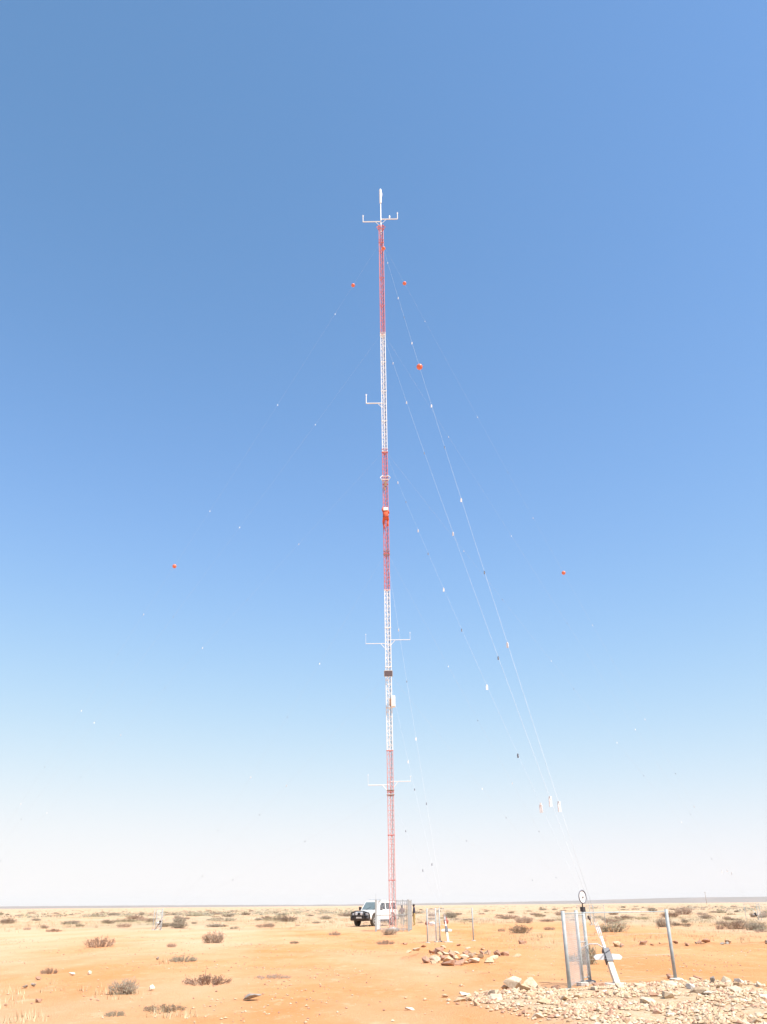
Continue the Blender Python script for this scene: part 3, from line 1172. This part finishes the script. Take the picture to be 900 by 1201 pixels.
place_person(486.3, 1086, R(80), dict(skin=M['skin'], top=M['navy'], low=M['khaki'], boot=M['boot']), 'person in dark top and khaki trousers standing at the right of the mast fence', scale=1.02)
J2 = dict(STAND)
J2.update(wriL=(-.10, .22, 1.12), palmL=(-.04, .27, 1.15), wriR=(.12, .24, 1.05), palmR=(.05, .28, 1.08))
place_person(472, 1085.5, R(200), dict(skin=M['skin'], top=M['maroon'], low=M['greycloth'], boot=M['boot']), 'person in brown top seen through the bars behind the mast foot', J=J2, scale=.97)

# climber on the camera side of the mast
JC = dict(pelvis=(0, -.42, .78), spine=(0, -.36, .98), chest=(0, -.24, 1.20), neck=(0, -.17, 1.35), head=(0, -.15, 1.44), crown=(0, -.16, 1.52),
          shoL=(-.18, -.20, 1.28), shoR=(.18, -.22, 1.27), elbL=(-.26, -.16, 1.46), elbR=(.24, -.22, 1.06), wriL=(-.20, -.08, 1.62), wriR=(.20, -.08, 1.22),
          palmL=(-.19, -.05, 1.69), palmR=(.19, -.06, 1.29), hipL=(-.09, -.42, .72), hipR=(.09, -.42, .72), kneL=(-.18, -.20, .36), kneR=(.17, -.16, .52),
          ankL=(-.12, -.24, -.06), ankR=(.12, -.26, .12), toeL=(-.12, -.08, -.10), toeR=(.12, -.09, .08), face=(0, 1, .35))
cl = empty('person', mpt(32.45, (-.02, -.12)))
cl.scale = (1.2, 1.2, 1.2)
tag(cl, 'climber in orange overalls and white helmet clinging to the mast half way up', 'person')
link('body', person(JC, dict(skin=M['overall'], top=M['overall'], low=M['overall'], boot=M['boot']), fat=1.5), cl)
face_parts(cl, JC, 'hard_hat', M['helmet'], True)
hp = MB()
hp.box((0, -.38, 1.34), (.36, .22, .26)).box((-.12, -.28, 1.42), (.05, .3, .05)).box((.12, -.28, 1.42), (.05, .3, .05))
hp.build('backpack', M['helmet'], cl, bevel=.05)
hn = MB()
for s in (-1, 1):
    pts = [Vector((s * .10, -.42, .72)) + Vector((.115 * math.cos(w), .115 * math.sin(w), .02 * math.sin(w))) for w in [2 * PI * i / 12 for i in range(13)]]
    hn.tube(pts, .018, 5, False)
hn.tube([(.16, -.36, .85), (.24, -.2, .9), (.2, 0, .95)], .012, 5)
hn.build('harness', M['dark'], cl)

# ------------------------------------------------------------------ sacks left on the sand beyond the mid fence
def sack(px, py, sx, sy, sz, m, label, rz=0, tie=True):
    root = empty('sack', gpos(px, py), rz)
    tag(root, label, 'sack')
    b = MB()
    b.sphere((0, 0, sz * .48), .5, 14, 9, (sx, sy, sz))
    for i, v in enumerate(b.v):
        x, y, z = v
        k = 1 + .22 * noise.noise(Vector((x * 4 + px, y * 4, z * 4)))
        b.v[i] = (x * k, y * k, max(0.0, z * k))
    b.build('sack_body', m, root, True)
    if tie:
        t = MB()
        t.lathe([(.05 * sx / .5, 0), (.04, .04), (.09, .12), (.05, .15)], (0, 0, sz * .97), n=9)
        t.build('sack_neck', m, root, True)
    return root


M['redcloth'] = mat('dull_red_cloth', (0.40, 0.13, 0.09), 0.9, c2=(0.28, 0.09, 0.07), scale=7)
M['whitecloth'] = mat('white_cloth', (0.78, 0.76, 0.74), 0.9, c2=(0.66, 0.63, 0.6), scale=7)
sack(523.5, 1085, .46, .4, .52, M['redcloth'], 'dull red sack standing on the sand behind the mid fence')
sack(501, 1085.5, .36, .36, .36, M['redcloth'], 'small dull red bundle beside the white sack behind the mid fence', tie=False)
sack(507, 1086, .62, .36, .34, M['whitecloth'], 'white sack lying slumped behind the mid fence', R(-25), tie=False)

# ------------------------------------------------------------------ far utility pole
up_ = gp(829.5, 1061.3)
pole = empty('utility_pole', (up_.x, up_.y, H(up_.x, up_.y)))
tag(pole, 'lone thin dark pole on the horizon at the right', 'pole')
PHT = 14.5 * up_.length / 1199
MB().tube([(0, 0, -.3), (-.1, 0, PHT)], [PHT * .020, PHT * .012], 8).build('shaft', M['twig'], pole)
MB().box((-.1, 0, PHT * .93), (PHT * .14, PHT * .02, PHT * .018)).build('crossarm', M['twig'], pole)

# ------------------------------------------------------------------ shrubs
def shrub_meshes(seed, w, h, nst, nleaf, leafs, flat=0.0, dens=1.0, twigs=0):
    r_ = random.Random(seed)
    st, lf = MB(), MB()
    tips = []
    for i in range(nst):
        a = r_.uniform(0, 2 * PI)
        rr = math.sqrt(r_.random())
        hx = h * (r_.uniform(.55, 1.0)) * math.sqrt(max(.05, 1 - (rr * .86) ** 2)) * (1 - flat * rr * .3)
        tip = Vector((math.cos(a) * rr * w / 2, math.sin(a) * rr * w / 2, hx))
        base = Vector((math.cos(a) * rr * w * .20, math.sin(a) * rr * w * .20, -.02))
        if flat: base = Vector((tip.x * r_.uniform(.3, .8), tip.y * r_.uniform(.3, .8), -.02))
        mid_ = base.lerp(tip, .5) + Vector((r_.uniform(-1, 1) * w * .04, r_.uniform(-1, 1) * w * .04, h * .05))
        st.tube([base, mid_, tip], [.009, .006, .003], 3, False)
        for j in range(3):
            t = r_.uniform(.35, .95)
            q = (base.lerp(mid_, t * 2) if t < .5 else mid_.lerp(tip, t * 2 - 1))
            q2 = q + Vector((r_.uniform(-1, 1), r_.uniform(-1, 1), r_.uniform(.0, 1.0))) * h * .22
            st.tube([q, q2], [.004, .0025], 3, False)
            tips.append((q, q2))
        tips.append((mid_, tip))
    for i in range(twigs):
        x, y = r_.uniform(-.3, .3) * w, r_.uniform(-.3, .3) * w
        st.tube([(x, y, h * .3), (x + r_.uniform(-.06, .06), y, h * .9), (x + r_.uniform(-.14, .14), y, h * r_.uniform(1.3, 1.7))], [.008, .006, .003], 3, False)
    for i in range(nleaf):
        a, b_ = r_.choice(tips)
        p = a.lerp(b_, r_.random())
        if r_.random() < .45: p.z *= r_.random()
        p = p + Vector((r_.gauss(0, 1), r_.gauss(0, 1), r_.gauss(0, 1))) * .03
        if p.z < .0: p.z = r_.uniform(0, .05)
        s = r_.uniform(.012, .030)
        u = Vector((r_.gauss(0, 1), r_.gauss(0, 1), r_.gauss(0, 1))).normalized()
        v = u.orthogonal().normalized()
        lf.add([p - u * s, p + v * s * .45, p + u * s, p - v * s * .45], [(0, 1, 2, 3)], 0 if r_.random() < .75 else 1)
    return st.mesh('stems', M['twig']), lf.mesh('foliage', leafs)


SH = {
    'brown': shrub_meshes(1, 1.25, .62, 70, 2600, [M['leaf_brown'], M['leaf_grey']]),
    'grey': shrub_meshes(2, 1.0, .60, 60, 2200, [M['leaf_grey'], M['leaf_brown']]),
    'olive': shrub_meshes(3, 1.15, .55, 60, 2200, [M['leaf_green'], M['leaf_grey']]),
    'dry': shrub_meshes(4, 1.3, .48, 80, 900, [M['leaf_red'], M['leaf_brown']], .3),
    'low': shrub_meshes(5, 1.6, .26, 70, 1500, [M['leaf_grey'], M['leaf_green']], .7),
    'lowred': shrub_meshes(6, 1.6, .24, 70, 1300, [M['leaf_red'], M['leaf_grey']], .7, twigs=2),
    'brown2': shrub_meshes(11, 1.5, .60, 80, 2600, [M['leaf_brown'], M['leaf_red']]),
    'grey2': shrub_meshes(12, 1.3, .50, 70, 2200, [M['leaf_grey'], M['leaf_brown']]),
    'olive2': shrub_meshes(13, 1.7, .50, 70, 2400, [M['leaf_green'], M['leaf_grey']], .3),
}
SZ = {'brown': (1.25, .62), 'grey': (1.0, .60), 'olive': (1.15, .55), 'dry': (1.3, .48), 'low': (1.6, .26), 'lowred': (1.6, .24), 'brown2': (1.5, .6), 'grey2': (1.3, .5), 'olive2': (1.7, .5)}


def shrub(kind, p, w, h, label, group, rz, depth=None):
    root = empty('shrub', p, rz)
    bw, bh = SZ[kind]
    root.scale = (w / bw, (depth or w) / bw, h / bh)
    tag(root, label, 'shrub', group)
    link('stems', SH[kind][0], root)
    link('foliage', SH[kind][1], root)
    return root


def pxm(p):
    z = (p - Vector((0, 0, EYE))).dot(fwd)
    return F_PX / z, (p.to_2d().length) / 1199.0


NEAR = [  # px, base py, width px, height px, kind, label
    (112, 1112, 38, 15, 'dry', 'reddish twiggy shrub on open sand, left of the round brown bush'),
    (248, 1107, 31, 15, 'brown', 'round dense brown bush alone on the sand left of the car'),
    (141, 1168, 40, 20, 'grey', 'dark grey-green shrub nearest at the left, spiky on top'),
    (238, 1156, 62, 13, 'lowred', 'wide low creeping shrub with one upright twig'),
    (211, 1129, 36, 8, 'low', 'flat olive creeping plant below the round brown bush'),
    (188, 1188, 54, 9, 'low', 'sparse flat greenish plant at the bottom left edge'),
    (132, 1192, 26, 7, 'low', 'small flat plant left of the sparse greenish one at the bottom'),
    (200, 1112, 13, 6, 'dry', 'small dry tuft between the two larger left shrubs'),
    (208, 1089, 24, 9, 'grey2', 'small dark bush just right of the far left fence'),
    (143, 1088, 19, 6, 'dry', 'small dry bush just left of the far left fence'),
    (54, 1143, 24, 8, 'lowred', 'thin reddish creeping twigs at the left near small stones'),
    (318, 1149, 50, 5, 'lowred', 'thin long line of creeping twigs on bare sand'),
    (392, 1097, 18, 6, 'lowred', 'flat reddish plant on the sand in front of the car'),
    (456, 1097, 22, 10, 'brown', 'brown bush right at the foot of the mast fence'),
    (452, 1108, 24, 6, 'lowred', 'low reddish plant in front of the bush at the mast foot'),
    (345, 1106, 12, 4, 'low', 'tiny flat plant on sand between the round bush and the car'),
    (30, 1091, 10, 4, 'dry', 'tiny dry plant at the far left edge of the bare sand'),
    (60, 1093, 20, 4, 'lowred', 'thin dry plant on bare sand at far left'),
    (616, 1083, 26, 10, 'brown2', 'dark bush on the orange sand right of the mid fence'),
    (613, 1095, 32, 11, 'grey2', 'wide grey bush right of the mid fence, nearer than the dark one'),
    (646, 1091, 16, 5, 'dry', 'small low bush next to the wide grey bush'),
    (589, 1093, 10, 5, 'dry', 'tiny bush left of the wide grey bush'),
    (722, 1094, 44, 15, 'olive', 'large straggling olive bush seen through the near fence'),
    (782, 1088, 24, 13, 'brown', 'brown bush behind the right post of the near fence'),
    (804, 1073, 24, 10, 'brown2', 'broad brown bush on orange sand right of the near fence'),
    (721, 1073, 14, 5, 'brown2', 'small far brown bush over the olive bush in the near fence'),
    (868, 1090, 34, 12, 'brown2', 'reddish brown bush at the right, left one of a joined pair'),
    (892, 1091, 34, 11, 'grey2', 'grey brown bush at the right edge, right one of a joined pair'),
    (847, 1090, 11, 7, 'dry', 'small dry bush just left of the pair at the right edge'),
    (805, 1083, 10, 5, 'grey2', 'small grey bush right of the right post of the near fence'),
    (886, 1076, 10, 6, 'brown', 'small dark bush beside the far fence at the right edge'),
    (692, 1131, 30, 27, 'olive', 'tall grey-olive shrub growing right behind the near fence gate'),
    (676, 1127, 22, 10, 'low', 'low grey plant left of the tall shrub behind the near fence'),
]
for (px, py, w, h, kind, lab) in NEAR:
    p = gpos(px, py)
    ph_, mv = pxm(p)
    ww = w / ph_
    o = shrub(kind, p + Vector((0, min(ww, 1.5) * .4, 0)), ww, h * mv, lab, 'shrubs on the open sand', rng.uniform(0, 6), )
    o.location.z = H(o.location.x, o.location.y) - .01

# shrubs of the grass belt
kinds = ['brown', 'grey', 'olive', 'dry', 'brown2', 'grey2', 'olive2']
far = []
HUE = dict(brown='brown', brown2='wide brown', grey='grey', grey2='wide grey', olive='olive', olive2='wide olive', dry='rusty dry')
cnt = 0
tries = 0
while cnt < 260 and tries < 6000:
    tries += 1
    a = R(rng.uniform(-25.5, 25.5))
    d = 1.0 / rng.uniform(1 / 430, 1 / 58)
    if rng.random() < .35: d = rng.uniform(110, 420)
    x, y = d * math.sin(a), d * math.cos(a)
    if turf(x, y) < .5: continue
    if abs(x - cp.x) < 6 and 74 < y < 92: continue
    s = rng.uniform(.35, .9) if d < 110 else rng.uniform(.5, 1.6)
    k = rng.choice(kinds)
    w = 1.5 * s * rng.uniform(.8, 1.6)
    o = shrub(k, (x, y, H(x, y) - .02), w, .50 * s * rng.uniform(.6, 1.15), '', 'shrubs in the grass belt', rng.uniform(0, 6))
    px_ = pix(o.location)[0]
    zone = 'at the far left' if px_ < 150 else ('near the far left fence' if px_ < 290 else ('left of the car' if px_ < 410 else ('just right of the mast foot' if px_ < 560 else ('between the mid and near fence' if px_ < 665 else ('behind the near fence' if px_ < 790 else 'at the far right')))))
    far.append((o, f'{"distant" if d > 230 else ("far" if d > 125 else "nearer")} {HUE[k]} shrub {zone}'))
    cnt += 1

ordinal_labels(far)

# dry grass: nobody could count it
g = MB()
def tuft(x, y, hh, n, spread):
    z = H(x, y) - .01
    mi = 1 if noise.noise(Vector((x * .15, y * .06, 8))) + rng.uniform(-.4, .4) > .12 and math.hypot(x, y) > 30 else 0
    for i in range(n):
        a = rng.uniform(0, 2 * PI)
        o = spread * math.sqrt(rng.random())
        bx_, by_ = x + o * math.cos(rng.uniform(0, 6.28)), y + o * math.sin(rng.uniform(0, 6.28))
        ln = hh * rng.uniform(.5, 1.1)
        t = rng.uniform(.15, .7) * ln
        w = hh * .045
        px_, py_ = -math.sin(a) * w, math.cos(a) * w
        g.add([(bx_ - px_, by_ - py_, z), (bx_ + px_, by_ + py_, z), (bx_ + math.cos(a) * t, by_ + math.sin(a) * t, z + ln)], [(0, 1, 2)], mi)
n = 0
while n < 20000:
    a = R(rng.uniform(-30, 30))
    d = math.sqrt(rng.uniform(45 ** 2, 260 ** 2)) if rng.random() < .6 else rng.uniform(45, 130)
    x, y = d * math.sin(a), d * math.cos(a)
    n += 1
    tv = turf(x, y)
    if rng.random() > tv * (.25 + .9 * smooth(-.25, .3, noise.noise(Vector((x * .08, y * .03, 5))))): continue
    tuft(x, y, rng.uniform(.10, .32), 9, .28)
for i in range(9000):
    a = R(rng.uniform(-30, 30))
    d = math.sqrt(rng.uniform(240 ** 2, 900 ** 2))
    x, y = d * math.sin(a), d * math.cos(a)
    if rng.random() > smooth(-.3, .2, noise.noise(Vector((x * .02, y * .007, 5)))): continue
    tuft(x, y, rng.uniform(.25, .5), 7, .9)
for (px, py, cntt, sx, sy) in ((8, 1172, 16, 14, 16), (62, 1160, 10, 14, 6), (100, 1163, 8, 22, 5), (150, 1170, 10, 26, 5), (205, 1130, 8, 20, 3), (200, 1190, 10, 30, 5), (30, 1196, 16, 30, 5), (740, 1100, 90, 44, 6), (590, 1098, 80, 36, 6), (545, 1095, 14, 12, 4), (840, 1098, 90, 54, 5), (612, 1102, 26, 26, 3), (455, 1098, 10, 10, 3)):
    for i in range(cntt):
        p = gp(px + rng.uniform(-sx, sx), py + rng.uniform(-sy, sy))
        tuft(p.x, p.y, rng.uniform(.06, .19), 8, .14)
tag(g.build('dry_grass', [M['straw'], M['straw2']]), 'pale straw coloured dry grass spread over the plain', 'grass', kind='stuff')

# scrub too far off to tell bush from bush
g = MB()
for i in range(2600):
    a = R(rng.uniform(-29, 29))
    d = 1.0 / rng.uniform(1 / 1500, 1 / 190)
    x, y = d * math.sin(a), d * math.cos(a)
    if noise.noise(Vector((x * .012, y * .004, 21))) + rng.uniform(-.3, .3) < -.05: continue
    w, h = rng.uniform(.7, 2.6), rng.uniform(.25, .75)
    z = H(x, y)
    mi = rng.choice((0, 0, 1, 2))
    for j in range(26):
        rr = math.sqrt(rng.random())
        b_ = rng.uniform(0, 2 * PI)
        p = Vector((x + rr * w * .5 * math.cos(b_), y + rr * w * .5 * math.sin(b_), z + h * rng.random() * math.sqrt(1 - rr * rr * .8)))
        u = Vector((rng.gauss(0, 1), rng.gauss(0, 1), rng.gauss(0, .6))).normalized() * rng.uniform(.06, .16)
        v = u.orthogonal() * .6
        g.add([p - u, p + v, p + u, p - v], [(0, 1, 2, 3)], mi)
tag(g.build('distant_scrub', [M['leaf_grey'], M['leaf_brown'], M['leaf_green']]), 'thin distant scrub merging below the horizon', 'scrub', kind='stuff')

# ------------------------------------------------------------------ stones
def rock_mesh(seed, m):
    r_ = random.Random(seed)
    bm = bmesh.new()
    sq = Vector((r_.uniform(.9, 1.3), r_.uniform(.65, 1.0), r_.uniform(.45, .8)))
    for i in range(15):
        p = Vector((r_.gauss(0, 1), r_.gauss(0, 1), r_.gauss(0, 1))).normalized() * r_.uniform(.36, .64)
        bm.verts.new((p.x * sq.x, p.y * sq.y, p.z * sq.z))
    res = bmesh.ops.convex_hull(bm, input=bm.verts)
    bmesh.ops.delete(bm, geom=[v for v in res['geom_interior'] if isinstance(v, bmesh.types.BMVert)], context='VERTS')
    bmesh.ops.bevel(bm, geom=list(bm.edges), offset=.014, segments=1, affect='EDGES')
    bmesh.ops.triangulate(bm, faces=[f for f in bm.faces if len(f.verts) > 4])
    me = bpy.data.meshes.new('stone')
    bm.to_mesh(me)
    bm.free()
    me.materials.append(m)
    return me


RK = {k: [rock_mesh(100 * i + j, M[k]) for j in range(6)] for i, k in enumerate(('rock_pale', 'rock_cream', 'rock_red', 'rock_grey', 'rock_white'))}


def stone(x, y, s, kind, label, group=None, hs=1.0, sink=.25, rz=None):
    me = rng.choice(RK[kind])
    o = link('stone', me)
    o.scale = (s * rng.uniform(.85, 1.2), s * rng.uniform(.85, 1.1), s * hs)
    o.location = (x, y, H(x, y) + s * hs * .36 * (1 - sink * 2))
    o.rotation_euler = (rng.uniform(-.3, .3), rng.uniform(-.3, .3), rng.uniform(0, 6.3) if rz is None else rz)
    tag(o, label, 'stone', group)
    return o


# rubble heap in front of the near fence: the largest pieces singly
xs_ = [p.x for p in RUB]
ys_ = [p.y for p in RUB]
n = 0
placed = []
rub = []
kp = ['rock_pale'] * 6 + ['rock_cream'] * 6 + ['rock_white'] * 2 + ['rock_red'] * 2
while n < 186:
    x, y = rng.uniform(min(xs_), max(xs_)), rng.uniform(13.8, max(ys_))
    if not in_poly(x, y, RUB): continue
    if math.degrees(math.atan2(x, y)) > 27: continue
    if (Vector((x, y)) - A0.to_2d()).length < .35: continue
    s = rng.uniform(.22, .36) if n < 26 else min(.24, .085 + .15 * rng.random() ** 2.2)
    if n < 26 and y < 17.2: continue
    if any((x - a) ** 2 + (y - b_) ** 2 < ((s + c) * .40) ** 2 for a, b_, c in placed): continue
    placed.append((x, y, s))
    kd = rng.choice(kp)
    rub.append((stone(x, y, s, kd, '', 'stones of the rubble spread', hs=.82, sink=.36), s, kd))
    n += 1

CN = {'rock_pale': 'tan', 'rock_cream': 'cream', 'rock_white': 'whitish', 'rock_red': 'reddish', 'rock_grey': 'dark grey'}


def sz_word(s):
    return 'large' if s > .165 else ('middling' if s > .115 else 'small')


def rub_key(o, s, kd):
    x, y = pix(o.location)
    q = 'left tip' if x < 600 else ('left part' if x < 670 else ('middle' if x < 760 else ('right part' if x < 830 else 'right end')))
    v = 'upper' if y < 1170 else ('central' if y < 1186 else 'lower')
    return f'{sz_word(s)} {CN[kd]} stone in the {v} {q} of the rubble'


ordinal_labels([(o, rub_key(o, s, kd)) for o, s, kd in rub])

# the countless smaller chips between them, and pebbles strewn over the sand
def chips(name, label, pts, mats):
    b = MB()
    base = []
    for j in range(5):
        r_ = random.Random(900 + j)
        base.append([Vector((r_.uniform(.6, 1.1) * sx, r_.uniform(.6, 1.1) * sy, r_.uniform(.5, .9) * sz)) * .5 for sx, sy, sz in ((1, 0, .1), (0, 1, -.1), (-1, .1, 0), (0, -1, .1), (.1, .1, 1), (0, 0, -.9))])
    F8 = [(0, 1, 4), (1, 2, 4), (2, 3, 4), (3, 0, 4), (1, 0, 5), (2, 1, 5), (3, 2, 5), (0, 3, 5)]
    for (x, y, s, mi) in pts:
        v = rng.choice(base)
        w = rng.uniform(0, 6.28)
        cw, sw = math.cos(w), math.sin(w)
        z = H(x, y) + s * .12
        b.add([(x + s * (p.x * cw - p.y * sw), y + s * (p.x * sw + p.y * cw), z + s * p.z * .8) for p in v], F8, mi)
    return tag(b.build(name, mats), label, 'gravel', kind='stuff')


pts = []
while len(pts) < 6500:
    x, y = rng.uniform(min(xs_) - .6, max(xs_)), rng.uniform(13.5, max(ys_) + .5)
    q = rubble(x, y)
    if rng.random() > (q * 1.1 + .01) * smooth(-.35, .25, noise.noise(Vector((x * 1.1, y * 1.1, 2)))): continue
    pts.append((x, y, .03 + .11 * rng.random() ** 2, rng.choice((0, 0, 0, 1, 1, 3))))
chips('rubble_chips', 'small broken chips filling the rubble spread', pts, [M['rock_pale'], M['rock_cream'], M['rock_white'], M['rock_red']])
pts = []
while len(pts) < 7000:
    a = R(rng.uniform(-27, 27))
    d = math.sqrt(rng.uniform(14 ** 2, 62 ** 2))
    x, y = d * math.sin(a), d * math.cos(a)
    if rng.random() > smooth(-.1, .5, noise.noise(Vector((x * .25, y * .25, 11)))) + .08: continue
    pts.append((x, y, .02 + .07 * rng.random() ** 3, rng.choice((0, 0, 1, 2, 2))))
chips('sand_pebbles', 'small pebbles strewn over the bare sand', pts, [M['rock_pale'], M['rock_cream'], M['rock_red']])

# the row of red and pale stones before the mid fence
row = [(500, 1129, 9, 9, 'rock_red'), (507, 1119, 9, 6, 'rock_red'), (512, 1128, 11, 11, 'rock_cream'), (516, 1124, 9, 12, 'rock_red'), (527, 1128, 11, 9, 'rock_pale'),
       (530, 1122, 10, 11, 'rock_pale'), (528, 1132, 15, 7, 'rock_red'), (540, 1131, 13, 7, 'rock_red'), (545, 1126, 9, 6, 'rock_cream'), (557, 1129, 13, 9, 'rock_cream'),
       (564, 1126, 8, 6, 'rock_pale'), (574, 1129, 13, 7, 'rock_pale'), (583, 1121, 7, 8, 'rock_red'), (580, 1126, 8, 6, 'rock_cream'), (593, 1123, 9, 6, 'rock_red'), (606, 1124, 8, 4, 'rock_pale'),
       (488, 1115, 7, 5, 'rock_cream'), (480, 1117, 7, 4, 'rock_pale'), (475, 1108, 6, 4, 'rock_red'), (497, 1111, 7, 4, 'rock_red'), (520, 1113, 7, 5, 'rock_pale'), (538, 1110, 6, 4, 'rock_red'),
       (549, 1113, 7, 4, 'rock_cream'), (566, 1115, 7, 4, 'rock_pale'), (572, 1119, 6, 4, 'rock_cream'), (612, 1107, 9, 5, 'rock_red'), (536, 1119, 6, 4, 'rock_cream'), (551, 1120, 6, 4, 'rock_pale')]
for i in range(26):
    row.append((rng.triangular(496, 596, 512), rng.uniform(1118, 1131), rng.uniform(5, 9.5), rng.uniform(4, 8), rng.choice(('rock_red', 'rock_red', 'rock_pale', 'rock_cream'))))
rws = []
for (px, py, w, h, kd) in row:
    p = gpos(px, py)
    ph_, mv = pxm(p)
    s = w / ph_ * 1.3
    rws.append((stone(p.x, p.y, s, kd, '', 'stones of the row before the mid fence', hs=min(1.5, h * mv / s / .62)), f'{"large" if w > 10 else ("middling" if w > 7.5 else "small")} {CN[kd]} stone in the loose row before the mid fence'))
    continue
    stone(p.x, p.y, s, kd, {'rock_red': 'dark red stone in the loose row before the mid fence', 'rock_cream': 'cream stone in the loose row before the mid fence', 'rock_pale': 'tan stone in the loose row before the mid fence'}[kd], 'stones of the row before the mid fence', hs=min(1.5, h * mv / s / .75))
ordinal_labels(rws)
one = [(603, 1163, 20, 16, 'rock_cream', 'largest pale boulder, left one of two beside the near fence'),
       (624, 1164, 15, 14, 'rock_cream', 'pale boulder, right one of two beside the near fence'),
       (593, 1163, 9, 8, 'rock_pale', 'smaller tan stone touching the left of the largest pale boulder'),
       (617, 1170, 13, 9, 'rock_pale', 'tan stone just below the two pale boulders'),
       (295, 1174, 18, 9, 'rock_grey', 'dark grey stone alone on the sand at lower left'),
       (178, 1163, 11, 6, 'rock_white', 'small white stone right of the dark grey-green shrub'),
       (84, 1144, 8, 4, 'rock_white', 'white stone on bare sand left, left one of two'),
       (105, 1143, 7, 4, 'rock_white', 'white stone on bare sand left, right one of two'),
       (185, 1127, 5, 7, 'rock_grey', 'small dark upright stone left of the flat olive creeping plant'),
       (45, 1150, 8, 4, 'rock_red', 'reddish stone beside the creeping twigs at left'),
       (30, 1160, 9, 5, 'rock_grey', 'grey stone at left near the pale grass, left one'),
       (39, 1159, 7, 6, 'rock_grey', 'grey stone at left near the pale grass, right one'),
       (44, 1177, 9, 4, 'rock_red', 'flat reddish stone at lower left'),
       (545, 1170, 12, 6, 'rock_white', 'white flat stone at the left tip of the rubble'),
       (522, 1170, 8, 5, 'rock_pale', 'small tan stone lying off the left tip of the rubble'),
       (820, 1151, 15, 6, 'rock_red', 'brown block-like stone right of the near fence post'),
       (794, 1156, 15, 5, 'rock_white', 'flat whitish stone at the foot of the right near fence post'),
       (838, 1160, 10, 9, 'rock_grey', 'dark stone at the upper edge of the rubble right of the fence'),
       (852, 1158, 14, 7, 'rock_cream', 'long cream stone at the upper edge of the rubble right'),
       (864, 1157, 7, 5, 'rock_grey', 'small dark stone right of the long cream stone'),
       (785, 1148, 7, 6, 'rock_red', 'small brown stone left of the right near fence post'),
       (481, 1185, 12, 4, 'rock_white', 'small white stone on bare sand at bottom centre')]
for (px, py, w, h, kd, lab) in one:
    p = gpos(px, py)
    ph_, mv = pxm(p)
    s = w / ph_ * .98
    stone(p.x, p.y, s, kd, lab, None, hs=min(1.6, h * mv / s / .62), sink=.12, rz=rng.uniform(-.3, .3))
# clods on the bank of earth
cld = []
for i in range(36):
    x = rng.uniform(9.5, 20)
    y = 39.6 + .5 * noise.noise(Vector((x * .3, 1, 5))) + rng.gauss(0, .5)
    kd = rng.choice(('rock_red', 'rock_red', 'rock_grey', 'rock_pale'))
    cs = .14 + .26 * rng.random() ** 2
    cld.append((stone(x, y, cs, kd, '', 'clods of the earth bank'), f'{sz_word(cs)} {CN[kd]} clod on the earth bank'))

ordinal_labels(cld)

# ------------------------------------------------------------------ dusty air
def build_haze():
    b = MB()
    b.box((0, 0, 43.5), (22000, 22000, 97))
    o = b.build('haze', [])
    m = bpy.data.materials.new('dusty_air')
    m.use_nodes = True
    nt = m.node_tree
    nt.nodes.remove(nt.nodes['Principled BSDF'])
    v = nt.nodes.new('ShaderNodeVolumePrincipled')
    v.inputs['Color'].default_value = (1.0, 0.985, 0.95, 1)
    v.inputs['Density'].default_value = 0.00005
    v.inputs['Anisotropy'].default_value = 0.0
    nt.links.new(v.outputs[0], nt.nodes['Material Output'].inputs['Volume'])
    o.data.materials.append(m)
    tag(o, kind='stuff')
    return o
build_haze()
